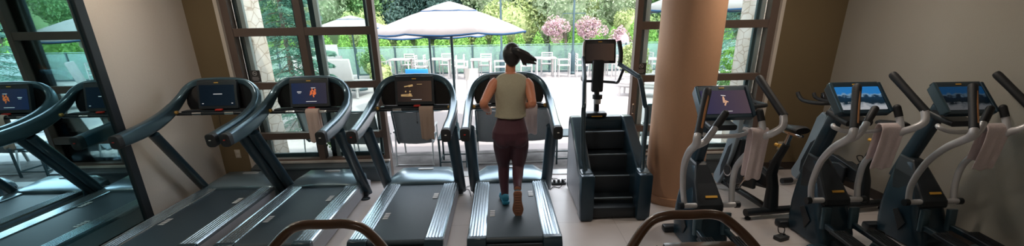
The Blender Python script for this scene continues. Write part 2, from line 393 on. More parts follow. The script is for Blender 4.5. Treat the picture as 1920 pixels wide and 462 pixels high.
# ---------------------------------------------------------------- treadmill
def treadmill():
    t = thing('treadmill', '', 'treadmill')
    # base frame and skirts
    MB().box((0, .98, .10), (.80, 1.86, .14), bev=.01).build('frame', 'black', t)
    for s in (-1, 1):
        MB().prism([(.04, .03), (1.90, .03), (1.93, .12), (1.80, .185), (.04, .185)], 'X', s*.405, s*.428).build('side_panel', 'side', t, smooth=False, bevel=.004)
        # ridged rail
        prof = [(.262, .185), (.262, .218)]
        for k in range(5):
            x = .272+k*.029; prof += [(x, .224), (x+.016, .226), (x+.019, .219), (x+.027, .219)]
        prof += [(.425, .226), (.434, .215), (.434, .185)]
        MB().prism([(s*a, b) for a, b in prof], 'Y', .06, 1.50).build('side_rail', 'rail', t, smooth=False)
        MB().prism([(-.01, .03), (-.03, .10), (-.02, .17), (.02, .222), (.075, .226), (.075, .03)], 'X', s*.262, s*.436).build('end_cap', 'navy', t, smooth=True, bevel=.006)
        MB().box((s*.35, -.0, .012), (.10, .06, .024)).build('foot', 'rubber', t)
    pr = [(1.52, .205)]+[(.06+.035*math.sin(R(a))*-1, .18+.035*math.cos(R(a))) for a in range(0, 181, 20)]+[(1.52, .145)]
    MB().prism(pr, 'X', -.26, .26).build('belt', 'belt', t, label='dark running belt')
    for s, yy in ((-1, .50), (1, 1.02)):
        b = MB()
        for k in range(4): b.prism([(s*.215+dx, yy+k*.040+dy) for dx, dy in ((-.026, 0), (.026, 0), (.032, .026), (-.020, .026))], 'Z', .2155, .2165)
        b.build('belt_marking', 'greyprint', t, smooth=False)
    MB().box((0, .0, .12), (.52, .03, .10), bev=.008).build('rear_cover', 'black', t)
    # motor hood
    rings = []
    for y, w, wi, z0, zs, zt in ((1.485, .436, .30, .10, .222, .232), (1.53, .436, .31, .10, .232, .262), (1.70, .43, .31, .06, .240, .290), (1.86, .405, .30, .04, .238, .305), (1.93, .37, .27, .035, .215, .275), (1.965, .35, .24, .035, .15, .18)):
        rings.append([V(-w, y, z0), V(-w, y, zs), V(-wi, y, zt), V(-wi*.5, y, zt+.004), V(wi*.5, y, zt+.004), V(wi, y, zt), V(w, y, zs), V(w, y, z0)])
    MB().loft(rings).build('motor_hood', 'hood', t, bevel=.012, angle=50)
    MB().prism([(a*1.0, b) for a, b in [(x, y+1.80) for x, y in rrect(.20, .055, .027)]], 'Z', .300, .311).build('badge', 'alu', t)
    # uprights
    for s in (-1, 1):
        MB().sweep([V(s*.452, 1.66, .05), V(s*.452, 1.60, .15), V(s*.45, 1.04, 1.02)], circ(.038, .066, 16), up=(1, 0, 0)).build('upright', 'navy', t)
        MB().box((s*.452, 1.655, .055), (.06, .12, .07), bev=.01).build('upright_foot', 'black', t)
    # arm + hoop (each side swept to the middle of the crown)
    def half(s):
        pts = [(.452, .60, 1.055), (.452, .78, 1.07), (.458, 1.0, 1.095), (.460, 1.22, 1.145), (.455, 1.40, 1.215), (.432, 1.54, 1.31), (.385, 1.60, 1.40), (.305, 1.625, 1.462), (.20, 1.635, 1.49), (0, 1.637, 1.497)]
        return catmull([(s*a, b, c) for a, b, c in pts], 5)
    for s in (-1, 1):
        p = half(s); n = len(p); sc = []
        for i in range(n):
            f = i/(n-1); h = 1.0+.18*math.sin(min(f/.45, 1)*math.pi) if f < .45 else max(.42, 1-(f-.45)*1.6)
            sc.append((1.0 if f < .45 else 1.0, h))
        prof = rrect(.088, .125, .030)
        # keep the section's wide face upright at the arm, turning flat over the crown
        rings = []
        for i, q in enumerate(p):
            tt = (p[min(i+1, n-1)]-p[max(i-1, 0)]).normalized()
            out = Vector((q.x, 0, max(q.z-1.25, 0)*1.2)) if q.z > 1.25 else Vector((s, 0, 0))
            out = (out-tt*out.dot(tt)).normalized(); up = out.cross(tt).normalized()
            if i < n*.5 and up.z < 0: up = -up
            if i == 0: pu = up
            if up.dot(pu) < 0: up = -up
            pu = up
            kx, ky = sc[i]
            rings.append([q+out*a*kx*(1 if i < n*.45 else .8)+up*b*ky for a, b in prof])
        MB().loft(rings).build('console_arm', 'arm', t, bevel=0, angle=50)
        g = MB(); q = p[0]; d = (p[1]-p[0]).normalized()
        g.sweep([q-d*.035, q-d*.028, q+d*.03], rrect(.094, .130, .032), scale=[.8, 1, 1]); g.build('arm_tip', 'rubber', t)
        MB().box((s*.452, .559, 1.06), (.018, .006, .008)).build('tip_light', 'red' if s < 0 else 'white', t)
    # console fascia
    half_o = [(.385, 1.175), (.41, 1.24), (.405, 1.32), (.355, 1.40), (.28, 1.45), (.18, 1.475)]
    poly = [(-a, b) for a, b in half_o]+[(a, b) for a, b in reversed(half_o)]
    MB().loft([[V(a, 1.585+(b-1.2)*.12, b) for a, b in poly], [V(a, 1.62+(b-1.2)*.12, b) for a, b in poly]]).build('console_panel', 'panel', t, smooth=False, bevel=.006)
    # screen
    e = thing_scr(t, (0, 1.545, 1.342), .445, .315)
    # handlebar, shelf, knobs
    hb = MB(); hb.tube([(-.445, 1.44, 1.15), (-.40, 1.40, 1.158), (.40, 1.40, 1.158), (.445, 1.44, 1.15)], .017, 12); hbo = hb.build('handlebar', 'black', t)
    for x in (-.19, .17): MB().cyl((x, 1.40, 1.158), .0185, .10, 'X').build('hand_sensor', 'chrome', hbo)
    for s in (-1, 1): MB().cyl((s*.405, 1.385, 1.18), .020, .026, 'Y').ball((s*.405, 1.372, 1.18), (.018, .01, .018)).build('knob', 'gold', t)
    MB().box((0, 1.50, 1.172), (.80, .10, .02), bev=.006).build('shelf', 'black', t)
    MB().box((.03, 1.45, 1.19), (.075, .04, .018), bev=.005).build('stop_button', 'red', t)
    MB().sweep([V(.02, 1.45, 1.165), V(.022, 1.43, 1.08), V(.02, 1.43, 1.02)], circ(.0025, n=6), up=(1, 0, 0)).ball((.02, 1.43, 1.0), (.008, .006, .016)).build('safety_cord', 'cable', t)
    return t
def thing_scr(t, loc, w, h, tilt=-14, mat_shell='black'):
    e = MB(); e.prism(rrect(w, h, .018), 'Y', -.02, .03); sc = e.build('screen', mat_shell, t, smooth=False, bevel=.005); sc.location = loc; sc.rotation_euler = (R(tilt), 0, 0)
    MB().prism([(a, b-.004) for a, b in rrect(w*.88, h*.74, .006)], 'Y', -.0235, -.019).build('display', 'panel', sc, smooth=False)
    MB().box((0, -.022, h*.44), (.048, .004, .010)).build('screen_logo', 'tag', sc)
    MB().box((0, .005, h/2+.004), (w*.97, .045, .018), bev=.006).build('screen_hood', mat_shell, sc)
    return sc
def findkid(root, name):
    for c in kids(root):
        if c.name.split('.')[0] == name: return c
TG = 'treadmills in a row facing the windows'
TM = treadmill(); TM['group'] = TG
TX = [(-3.24, 'grey treadmill against the left wall beside the mirror'), (-2.20, 'grey treadmill with a towel, second from the mirror, orange picture on its screen'),
      (-1.0, 'grey treadmill with a beige towel, in front of the left door post'), (.088, 'grey treadmill the woman is running on')]
TMs = [TM]+[dup(TM, (x, 3.45, 0)) for x, _ in TX[1:]]
TM.location = (TX[0][0], 3.45, 0)
for t, (x, lb) in zip(TMs, TX): t['label'] = lb; t['group'] = TG
def setdisp(t, kind):
    sc = findkid(t, 'screen'); d = findkid(sc, 'display'); d.data = d.data.copy(); d.data.materials[0] = tvmat('display '+kind, kind); return sc
def onscr(sc, polys, name, m):
    b = MB()
    for c, d, r in polys: b.box((c[0], -.0245, c[1]), (d[0], .001, d[1]), rot=(0, r, 0))
    b.build(name, m, sc, smooth=False)
M['glow_white'] = mat('screen white', (.5, .5, .5), .4, emit=(.7, .7, .72), es=.35)
M['glow_orange'] = mat('screen orange', (.5, .1, .03), .4, emit=(.75, .16, .04), es=.35)
M['glow_gold'] = mat('screen gold', (.3, .2, .1), .4, emit=(.5, .33, .14), es=.35)
M['glow_skin'] = mat('screen peach', (.5, .3, .2), .4, emit=(.6, .34, .22), es=.35)
s0 = setdisp(TMs[0], 'dark'); onscr(s0, [((.01, .01), (.10, .006), 0), ((-.165, -.095), (.02, .006), 0), ((.165, -.095), (.02, .006), 0)], 'screen_text', 'glow_white')
s1 = setdisp(TMs[1], 'blue'); onscr(s1, [((.055, .02), (.050, .014), .5), ((.030, .015), (.010, .075), .25), ((.062, -.005), (.030, .030), .7), ((.048, -.03), (.012, .035), -.3), ((.070, .035), (.018, .020), 0), ((.015, .0), (.007, .055), .2), ((.04, .0), (.04, .007), -.4)], 'screen_picture', 'glow_orange')
onscr(s1, [((-.11, .015), (.05, .008), 0), ((-.11, .0), (.035, .004), 0), ((.02, -.095), (.12, .006), 0), ((.05, .058), (.05, .006), 0)], 'screen_text', 'glow_white')
s2 = setdisp(TMs[2], 'brown'); onscr(s2, [((-.08, .055), (.07, .012), -.15), ((-.04, .06), (.05, .022), -.2), ((.06, .075), (.06, .005), 0), ((-.10, -.04), (.11, .010), -.05), ((-.09, -.055), (.13, .012), .03), ((-.05, -.042), (.03, .03), .5), ((-.10, -.005), (.014, .016), .4), ((-.05, -.005), (.014, .016), .4)], 'screen_picture', 'glow_gold')
onscr(s2, [((.02, -.098), (.12, .005), 0)], 'screen_text', 'glow_white')
setdisp(TMs[3], 'brown')

# ---------------------------------------------------------------- towels
def towel(name_label, loc, w, front, back, r=.022, rz=0, tilt=0, skew=0, wav=.006, seed=0, group='towels on the machines', m_='towel'):
    rng = random.Random(seed); nx = 10
    prof = []
    for k in range(9): prof.append((-r-.004-.012*math.sin(k/8*2.2), -front*(1-k/8)))
    for a in range(150, 20, -20): prof.append((r*math.cos(R(a)), r*math.sin(R(a))+.003))
    for k in range(9): prof.append((r+.004, -back*(k/8)))
    ph = rng.random()*6; grid = []
    for i in range(nx+1):
        u = i/nx-.5; row = []
        for j, (y, z) in enumerate(prof):
            d = min(1, abs(z)/.1) if z < 0 else 0
            row.append(V(u*w*(1-.06*d)+skew*z, y+d*(wav*math.sin(u*14+ph)+.35*wav*math.sin(u*31+z*9))+tilt*z, z+(.010*math.sin(u*9+ph) if j in (0, len(prof)-1) else 0)))
        grid.append(row)
    b = bmesh.new(); vs = [[b.verts.new(p) for p in row] for row in grid]
    for i in range(nx):
        for j in range(len(prof)-1): b.faces.new((vs[i][j], vs[i+1][j], vs[i+1][j+1], vs[i][j+1]))
    m = MB(); m.b.free(); m.b = b
    o = m.build('towel', m_, angle=180); tag(o, name_label, 'towel', group)
    md = o.modifiers.new('thick', 'SOLIDIFY'); md.thickness = .012; md.offset = 0
    md = o.modifiers.new('sub', 'SUBSURF'); md.levels = 1; md.render_levels = 1
    o.location = loc; o.rotation_euler = (0, 0, rz); return o
towel('folded beige towel hanging over the bar of the second treadmill from the mirror', (-2.14, 4.85, 1.163), .15, .36, .30, seed=1, m_='towelb')
towel('folded brownish towel hanging on the treadmill left of the runner', (-.86, 4.85, 1.163), .16, .36, .28, seed=2, m_='towelc')
towel('folded pale pink towel hanging right of the running woman', (.325, 4.84, 1.163), .165, .32, .28, seed=3)

# ---------------------------------------------------------------- stair climber
sc_ = thing('stair_climber', 'dark blue stair climber machine with handrails between the runner and the round column', 'stair climber', (1.205, 4.20, 0))
side = [(.02, .02), (.0, .06), (.01, .50), (.06, .545), (.17, .555), (.84, .985), (.98, .98), (1.03, .90), (1.06, .05), (1.03, .02)]
for s in (-1, 1):
    o = MB().prism(side, 'X', s*.245, s*.375).build('side_housing', 'navy', sc_, smooth=False, bevel=.018)
    MB().prism([(a*.9+.06, b*.88+.05) for a, b in [(.15, .02), (.15, .45), (.88, .98), (1.0, .9), (1.03, .05)]], 'X', s*.376, s*.379).build('side_inlay', 'side', o, smooth=False, bevel=.002)
    MB().box((s*.31, .085, .27), (.15, .19, .53), bev=.025).build('corner_post', 'navy2', sc_)
zs = [(.03, .02), (.20, .19), (.37, .395), (.54, .60), (.715, .83)]
for i, (y, z) in enumerate(zs[1:]):
    b = MB(); b.prism([(y, z), (y+.20, z), (y+.20, z-.03), (y+.015, z-.035), (y+.005, z-.21), (y-.005, z-.21), (y-.008, z-.015)], 'X', -.25, .25)
    so_ = b.build('step', 'black', sc_, smooth=False, bevel=.004)
    g = MB(); g.box((0, y+.008, z+.0015), (.48, .030, .005))
    g.build('step_nosing', 'grey', so_, smooth=False)
MB().box((0, .13, .08), (.50, .16, .12), bev=.01).build('lower_cover', 'black', sc_)
MB().box((0, .96, .50), (.50, .08, .92)).build('inner_panel', 'black', sc_)
MB().prism([(.86, .93), (.90, .975), (1.0, .975), (1.05, .90), (1.05, .80), (.86, .80)], 'X', -.25, .25).build('top_cover', 'navy', sc_, smooth=False, bevel=.012)
MB().box((-.06, .93, 1.0), (.25, .13, .055), bev=.02).build('accessory_tray', 'black', sc_)
MB().box((-.06, .863, .985), (.13, .006, .012)).build('tray_label', 'tag', sc_)
nk = MB(); nk.sweep([V(-.04, .99, .96), V(-.04, 1.03, 1.25), V(-.03, 1.10, 1.62)], rrect(.07, .06, .02), up=(1, 0, 0)); nko = nk.build('console_column', 'black', sc_)
MB().box((-.035, 1.05, 1.44), (.14, .09, .38), bev=.02).build('column_cover', 'black', sc_)
MB().cyl((-.035, 1.0, 1.20), .06, .05).build('bottle_holder', 'black', sc_); MB().cyl((-.035, 1.0, 1.15), .045, .07).build('holder_cup', 'alu', sc_)
cs = thing_scr(sc_, (-.005, 1.13, 1.715), .385, .27, -10, 'panel'); findkid(cs, 'display').data.materials[0] = tvmat('display climber', 'brown')
pathR = [(.30, .12, .50), (.325, .22, .66), (.385, .40, 1.12), (.365, .43, 1.20), (.315, .50, 1.46), (.285, .56, 1.50), (.20, .76, 1.57), (.16, .83, 1.60)]
pathL = [(-.30, .12, .50), (-.33, .22, .66), (-.31, .42, 1.12), (-.30, .45, 1.20), (-.275, .62, 1.40), (-.26, .70, 1.46), (-.23, .95, 1.60), (-.22, 1.04, 1.66)]
for pth in (pathL, pathR): MB().tube(pth, .025, 14, smooth=3).build('handrail', 'navy', sc_)
MB().tube([(.17, .83, 1.60), (.185, .88, 1.72), (.165, .92, 1.85)], .025, 12, smooth=3).build('grip', 'rubber', sc_)
MB().tube([(.20, .76, 1.57), (.19, .84, 1.46), (.185, .93, 1.38), (.15, 1.0, 1.37), (-.04, 1.05, 1.38), (-.2, 1.02, 1.39), (-.25, .9, 1.44), (-.26, .72, 1.46)], .017, 12, smooth=4).build('crossbar', 'black', sc_)
MB().tube([(-.22, 1.04, 1.66), (-.215, 1.08, 1.76), (-.205, 1.10, 1.84)], .014, 10, smooth=3).build('grip', 'alu', sc_)

# ---------------------------------------------------------------- cross trainer
def elliptical():
    t = thing('cross_trainer', '', 'elliptical')
    # housing: tapered shell
    rings = []
    for z, w, y0, y1 in ((.02, .17, -.20, .34), (.15, .175, -.16, .36), (.30, .165, -.08, .38), (.42, .145, -.02, .39), (.55, .115, .06, .40), (.66, .09, .14, .40), (.74, .07, .20, .38), (.77, .055, .23, .36)):
        cy = (y0+y1)/2; h = (y1-y0)/2
        rings.append([V(a, cy+b, z) for a, b in rrect(2*w, 2*h, min(w, h)*.45)])
    MB().loft(rings).build('housing', 'navy2', t, angle=50)
    MB().loft([[V(-.13, -.065, .39), V(.13, -.065, .39), V(.14, .30, .39), V(-.14, .30, .39)], [V(-.125, -.055, .46), V(.125, -.055, .46), V(.13, .32, .50), V(-.13, .32, .50)], [V(-.10, .10, .62), V(.10, .10, .62), V(.10, .38, .66), V(-.10, .38, .66)], [V(-.055, .23, .78), V(.055, .23, .78), V(.055, .40, .80), V(-.055, .40, .80)]]).build('pivot_cover', 'black', t, smooth=False, bevel=.022)
    MB().box((.02, -.002, .522), (.11, .022, .008), rot=(R(46), 0, 0)).build('badge', 'tag', t)
    for s in (-1, 1): MB().prism([(.05, .12), (.0, .22), (.12, .33), (.17, .30), (.10, .2)], 'X', s*.178, s*.186).build('side_recess', 'grey' if 0 else 'black', t, smooth=False, bevel=.004)
    MB().sweep([V(0, .40, .55), V(0, .34, .80), V(0, .25, 1.08), V(0, .19, 1.30)], rrect(.135, .10, .03), up=(1, 0, 0), scale=[(1.1, 1.1), (1, 1), (.95, .95), (.9, .9)]).build('mast', 'navy2', t)
    # floor frame
    MB().box((0, -.55, .06), (.16, 1.25, .08), bev=.015).build('floor_beam', 'black', t)
    MB().box((0, -1.15, .035), (.62, .10, .07), bev=.02).build('rear_stabilizer', 'black', t)
    MB().box((0, .34, .035), (.52, .10, .07), bev=.02).build('front_stabilizer', 'black', t)
    for s in (-1, 1): MB().box((s*.30, -.42, .07), (.19, .34, .13), bev=.05).build('base_cover', 'arm', t)
    # pivot axle
    MB().cyl((0, -.02, .445), .026, .50, 'X').build('pivot_axle', 'silver', t)
    for s in (-1, 1): MB().cyl((s*.262, -.02, .445), .032, .04, 'X', 20).build('axle_cap', 'black', t)
    # console
    sc = thing_scr(t, (.03, .05, 1.385), .45, .32, -44, 'navy2')
    MB().prism([(-.03, .16), (.05, .14), (.045, -.135), (-.035, -.155)], 'X', -.235, -.205).build('screen_cheek', 'arm', sc, smooth=False, bevel=.008)
    MB().prism([(-.03, .16), (.05, .14), (.045, -.135), (-.035, -.155)], 'X', .205, .235).build('screen_cheek', 'navy2', sc, smooth=False, bevel=.008)
    MB().sweep([V(0, .20, 1.24), V(0, .02, 1.20), V(0, -.06, 1.19)], rrect(.24, .05, .02), up=(0, 0, 1)).build('console_tray', 'black', t)
    MB().tube([(-.20, -.02, 1.17), (-.22, -.07, 1.16), (-.12, -.10, 1.13), (.12, -.10, 1.13), (.22, -.07, 1.16), (.20, -.02, 1.17)], .019, 12, smooth=4).build('fixed_handle', 'silver', t)
    # moving arms: right arm forward, left arm back
    def arm(s, dy, gm):
        if s > 0:
            tube = [(.222, 0, .45), (.218, .03, .60), (.218, .02, .80), (.255, -.07, .97), (.305, -.15, 1.12), (.33, -.22, 1.175), (.385, -.25, 1.24), (.405, -.20, 1.326)]; tip = V(.339, .13, 1.592); sh0, sh1 = V(.30, -.12, 1.22), V(.286, -.07, 1.325)
        else:
            tube = [(-.222, 0, .45), (-.265, -.02, .62), (-.345, -.16, .87), (-.395, -.32, 1.05), (-.405, -.43, 1.14), (-.425, -.50, 1.19), (-.44, -.53, 1.235), (-.425, -.51, 1.27)]; tip = V(-.285, -.27, 1.557); sh0, sh1 = V(-.30, -.45, 1.24), V(-.159, -.35, 1.376)
        j = V(*tube[4]); e = V(*tube[-1])
        a = MB().tube(tube, [.026, .026, .027, .029, .031, .030, .029, .029], 14, smooth=5)
        o = a.build('moving_arm', 'silver', t)
        MB().tube([e-(tip-e)*.04, e.lerp(tip, .5), tip-(tip-e)*.08, tip], [.031, .030, .033, .024], 14, smooth=3).build('long_grip', 'rubber', o)
        d = (tip-e).normalized(); off = V(-s*.15 if s > 0 else .1, -1, .35).normalized()*.0175
        MB().tube([e.lerp(tip, .08)+off, e.lerp(tip, .82)+off], .0155, 10).build('grip_inlay', gm, o)
        MB().tube([j, j.lerp(sh0, .6)+V(0, -.01, -.02), sh0, sh0.lerp(sh1, .4)], [.028, .028, .026, .026], 12, smooth=3).build('inner_grip_stem', 'silver', o)
        MB().tube([sh0.lerp(sh1, .3), sh1], [.029, .029], 12).ball(sh1, .029).build('short_grip', 'rubber', o)
        if s < 0: MB().tube([sh0.lerp(sh1, .35)+off*.9, sh0.lerp(sh1, .88)+off*.9], .012, 10).build('grip_inlay', gm, o)
        # link down to the pedal
        MB().sweep([V(s*.13, -.10, .40), V(s*.13, -.11, .34), V(s*.13, -.13, .20)], rrect(.05, .085, .02), up=(1, 0, 0)).build('pedal_link', 'arm', t)
        yo = -.12 if s > 0 else 0
        MB().sweep([V(s*.13, -.12, .24), V(s*.14, -.5, .21), V(s*.14, -1.0+yo, .20)], rrect(.045, .05, .012), up=(0, 0, 1)).build('pedal_bar', 'navy', t)
        f = MB(); f.prism([(-.30, .27), (-.62, .24), (-.66, .27), (-.66, .21), (-.28, .235)], 'X', s*.08, s*.21)
        fo = f.build('pedal', 'black', t, smooth=False, bevel=.008)
        rb = MB()
        for k in range(5): rb.box((s*(.10+k*.023), -.46, .2615), (.006, .28, .006), rot=(R(5), 0, 0))
        rb.build('pedal_tread', 'rubber', fo, smooth=False)
    arm(1, .02, 'rubber'); arm(-1, -.24, 'wood')
    return t
EG = 'cross trainers along the right wall'
EL = elliptical(); EL['group'] = EG
E_pos = [(1.90, 3.60, 1.0, 'cross trainer right beside the round column, purple picture on its screen'),
         (3.13, 3.65, 1.0, 'cross trainer in the middle of three, bright beach picture on its screen'),
         (3.97, 3.55, .96, 'cross trainer by the right wall, nearest the right edge')]
ELs = [EL]+[dup(EL, (x, y, 0), scale=(s, s, 1.0)) for x, y, s, _ in E_pos[1:]]
EL.location = (E_pos[0][0], E_pos[0][1], 0)
for t, e in zip(ELs, E_pos): t['label'] = e[3]; t['group'] = EG
q0 = setdisp(ELs[0], 'purple'); onscr(q0, [((-.01, .01), (.018, .05), .1), ((.0, -.02), (.012, .05), .5), ((.012, .0), (.03, .012), .5), ((-.008, .042), (.014, .016), 0)], 'screen_picture', 'glow_skin')
onscr(q0, [((-.005, .060), (.04, .007), .1), ((-.0, -.10), (.08, .004), 0)], 'screen_text', 'glow_white')
setdisp(ELs[1], 'tv'); d3 = setdisp(ELs[2], 'tv'); dm = findkid(d3, 'display').data.materials[0]; dm.node_tree.nodes['Principled BSDF'].inputs['Emission Strength'].default_value = .06
towel('pale pink towel over the arm of the cross trainer beside the column', (1.90+.27, 3.60-.13, 1.165), .15, .42, .40, r=.03, seed=4, skew=-.0)
towel('pale pink towel over the arm of the middle cross trainer', (3.13+.225, 3.65-.12, 1.165), .20, .37, .30, r=.03, seed=5, skew=.05)
towel('dim grey towel over the arm of the cross trainer by the right wall', (3.97+.21, 3.55-.11, 1.165), .20, .37, .30, r=.03, seed=6, skew=.05)

# ---------------------------------------------------------------- exercise bikes
def bike():
    t = thing('exercise_bike', '', 'exercise bike')
    o = MB().cyl((0, 0, .08), .042, .62, 'X').build('rear_stabilizer', 'black', t)
    for s in (-1, 1): MB().cyl((s*.27, 0, .03), .010, .05).cyl((s*.27, 0, .010), .030, .02).build('leveling_foot', 'rubber', o)
    o = MB().cyl((0, .88, .075), .020, .46, 'X').build('front_stabilizer', 'silver', t)
    for s in (-1, 1): MB().cyl((s*.20, .88, .06), .036, .14, 'X').build('transport_roller', 'rubber', o)
    MB().sweep([V(0, 0, .08), V(0, .5, .10), V(0, .88, .10)], rrect(.07, .06, .02)).build('floor_beam', 'black', t)
    MB().sweep([V(0, .02, .10), V(0, .05, .35), V(0, .10, .48), V(0, .06, .66), V(0, -.02, .84)], rrect(.075, .10, .03), up=(1, 0, 0), scale=[1.5, 1.15, 1.1, .85, .75]).build('seat_tube', 'black', t)
    MB().sweep([V(0, .0, .78), V(0, -.05, .97)], rrect(.035, .05, .01), up=(1, 0, 0)).build('seat_post', 'chrome', t)
    MB().box((0, -.06, .965), (.05, .26, .028), bev=.006).build('seat_slider', 'chrome', t)
    MB().box((0, .03, .80), (.045, .06, .05), bev=.01).cyl((0, .10, .80), .018, .05, 'Y').build('adjust_knob', 'tag', t)
    s = MB(); rr = []
    for y, w, z, h in ((-.19, .080, 1.02, .032), (-.15, .095, 1.025, .038), (-.08, .07, 1.02, .035), (0, .035, 1.015, .03), (.07, .022, 1.01, .024), (.10, .016, 1.0, .018)):
        rr.append([V(a, y, z+b) for a, b in circ(w, h, 16)])
    s.loft(rr).build('seat', 'rubber', t)
    # grey front shell
    sh = [(.95, .11), (.86, .08), (.76, .28), (.68, .52), (.62, .80), (.63, .97), (.70, 1.0), (.76, .92), (.82, .62), (.90, .34), (.97, .18)]
    for sd in (-1, 1): MB().prism(sh, 'X', sd*.035, sd*.088).build('fork_shell', 'grey', t, smooth=False, bevel=.012)
    for sd in (-1, 1): MB().prism([(.83, .20), (.76, .34), (.71, .56), (.70, .66), (.76, .60), (.84, .34)], 'X', sd*.088, sd*.092).build('fork_inset', 'black', t, smooth=False)
    MB().prism([(.80, .10), (.66, .30), (.45, .34), (.1, .30), (.08, .42), (.45, .52), (.60, .52), (.62, .72), (.70, .72), (.80, .3)], 'X', -.034, .034).build('frame', 'black', t, smooth=False, bevel=.01)
    f = MB().cyl((0, .70, .30), .165, .06, 'X', 40).build('flywheel', 'black', t)
    MB().cyl((-.092, .70, .32), .075, .008, 'X', 40).build('flywheel_ring', 'chrome', f); MB().cyl((-.094, .70, .32), .058, .012, 'X', 30).build('flywheel_cap', 'rubber', f)
    MB().prism([(.22, .25), (.22, .45), (.32, .48), (.62, .42), (.62, .36), (.40, .22)], 'X', .055, .10).build('chain_guard', 'black', t, smooth=False, bevel=.015)
    MB().prism([(.22, .25), (.22, .45), (.32, .48), (.62, .42), (.62, .36), (.40, .22)], 'X', -.10, -.055).build('chain_guard', 'black', t, smooth=False, bevel=.015)
    for sd, an in ((-1, -60), (1, 120)):
        c = MB(); dy, dz = math.cos(R(an))*.165, math.sin(R(an))*.165
        c.sweep([V(sd*.12, .33, .34), V(sd*.125, .33+dy, .34+dz)], rrect(.018, .034, .006), up=(1, 0, 0)); c.cyl((sd*.115, .33, .34), .028, .03, 'X')
        co = c.build('crank', 'chrome', t)
        MB().box((sd*.185, .33+dy, .34+dz), (.09, .09, .022), bev=.006).build('pedal', 'rubber', co)
        MB().tube([(sd*.15, .33+dy+.05, .34+dz), (sd*.15, .33+dy+.09, .34+dz+.05), (sd*.22, .33+dy+.09, .34+dz+.05), (sd*.22, .33+dy+.05, .34+dz)], .006, 6, smooth=3).build('toe_cage', 'rubber', co)
    MB().sweep([V(0, .70, .90), V(0, .64, 1.10)], rrect(.035, .055, .01), up=(1, 0, 0)).build('handlebar_post', 'chrome', t)
    MB().box((0, .66, 1.115), (.10, .22, .055), bev=.016).build('handlebar_clamp', 'black', t)
    h = MB()
    for sd in (-1, 1):
        h.tube([(0, .60, 1.12), (sd*.12, .60, 1.12), (sd*.20, .62, 1.12), (sd*.235, .72, 1.115), (sd*.235, .86, 1.12), (sd*.235, .93, 1.16), (sd*.235, .96, 1.20)], .023, 12, smooth=5)
        h.tube([(sd*.06, .62, 1.13), (sd*.07, .76, 1.13), (sd*.07, .86, 1.15), (sd*.06, .90, 1.19)], .021, 10, smooth=4)
    h.build('handlebars', 'rubber', t)
    MB().box((0, .78, 1.16), (.10, .05, .065), rot=(R(-30), 0, 0), bev=.008).build('bike_display', 'panel', t)
    return t
BK = bike(); BK['group'] = 'exercise bikes behind the cross trainers'
BK.location = (2.93, 4.20, 0); BK.rotation_euler = (0, 0, R(7)); BK['label'] = 'grey and black exercise bike standing behind the cross trainer beside the column'
B2 = dup(BK, (4.03, 4.30, 0), R(8), 'grey and black exercise bike standing in the back right corner', 'exercise bikes behind the cross trainers')

# ---------------------------------------------------------------- foreground machines (only the top handles reach into the frame)
def front_machine(name, loc, w, label, woodseat):  # inverted-U handlebar on a pedestal
    t = thing(name, label, 'exercise machine', loc)
    z = 1.345
    h = MB(); h.tube([(-w/2-.21, -.12, 1.12), (-w/2-.13, -.045, 1.235), (-w/2-.055, 0, z-.03), (-w/2+.01, 0, z), (0, .0, z+.001), (w/2-.01, 0, z), (w/2+.055, 0, z-.03), (w/2+.14, -.045, 1.235), (w/2+.22, -.12, 1.12)], .0195, 16, smooth=6)
    h.build('handlebar', 'wood2', t)
    for s in (-1, 1):
        MB().tube([(s*(w/2+.21), -.115, 1.13), (s*(w/2+.23), -.15, 1.0), (s*(w/2+.12), -.10, .75), (s*.10, 0, .55)], .02, 12, smooth=4).build('handlebar_stem', 'black', t)
    MB().sweep([V(0, 0, .05), V(0, 0, .60), V(0, -.06, 1.0)], rrect(.12, .14, .03), up=(1, 0, 0)).build('mast', 'navy2', t)
    MB().box((0, -.25, .05), (.16, .9, .08), bev=.015).build('floor_beam', 'black', t)
    for y in (-.68, .18): MB().box((0, y, .04), (.6, .09, .07), bev=.02).build('stabilizer', 'black', t)
    if woodseat:
        MB().box((.02, -.10, 1.235), (.28, .10, .045), bev=.012).build('console_top', 'wood2', t)
        MB().box((0, -.09, 1.12), (.22, .07, .24), bev=.02).build('console', 'black', t)
        MB().cyl((w/2+.17, -.10, 1.20), .02, .04, 'Y').build('knob', 'black', t)
    else:
        MB().box((0, -.10, 1.06), (.26, .08, .18), bev=.02).build('console', 'black', t)
    return t
front_machine('exercise_machine', (-.70, 1.52, 0), .20, 'machine in the left foreground whose bent brown handlebar rises into view', False)
front_machine('exercise_machine', (.735, 1.52, 0), .21, 'machine in the right foreground with bent brown handlebar and brown console top', True)

# ---------------------------------------------------------------- small things in the room
def cable(pts, label, r=.005, cat='cable'):
    o = MB().tube(pts, r, 6, smooth=5).build('power_cable', 'cable'); return tag(o, label, cat)
ps = thing('power_strip', 'black power strip with plugs on the floor left of the stair climber', 'power strip', (.74, 5.36, 0), R(4))
MB().box((0, 0, .018), (.20, .06, .032), bev=.006).build('housing', 'strip', ps)
for k in (-.06, 0, .055): MB().box((k, 0, .052), (.032, .035, .038), bev=.005).build('plug', 'cable', ps)
cable([(.68, 5.35, .06), (.60, 5.42, .10), (.55, 5.52, .05), (.62, 5.60, .01), (.75, 5.55, .01)], 'thin black cable looping over the power strip')
cable([(.80, 5.35, .06), (.82, 5.28, .10), (.74, 5.22, .01), (.66, 5.25, .01), (.60, 5.15, .01)], 'thin black cable lying before the power strip')
cable([(-.42, 5.0, .01), (-.45, 5.2, .012), (-.52, 5.28, .012), (-.38, 5.40, .012), (-.2, 5.42, .012)], 'thin dark cable on the floor between the two right treadmills')
cable([(1.47, 3.62, .01), (1.44, 3.55, .012), (1.45, 3.45, .012), (1.52, 3.38, .012), (1.62, 3.42, .04)], 'thin black cable on the floor beside the column cross trainer')
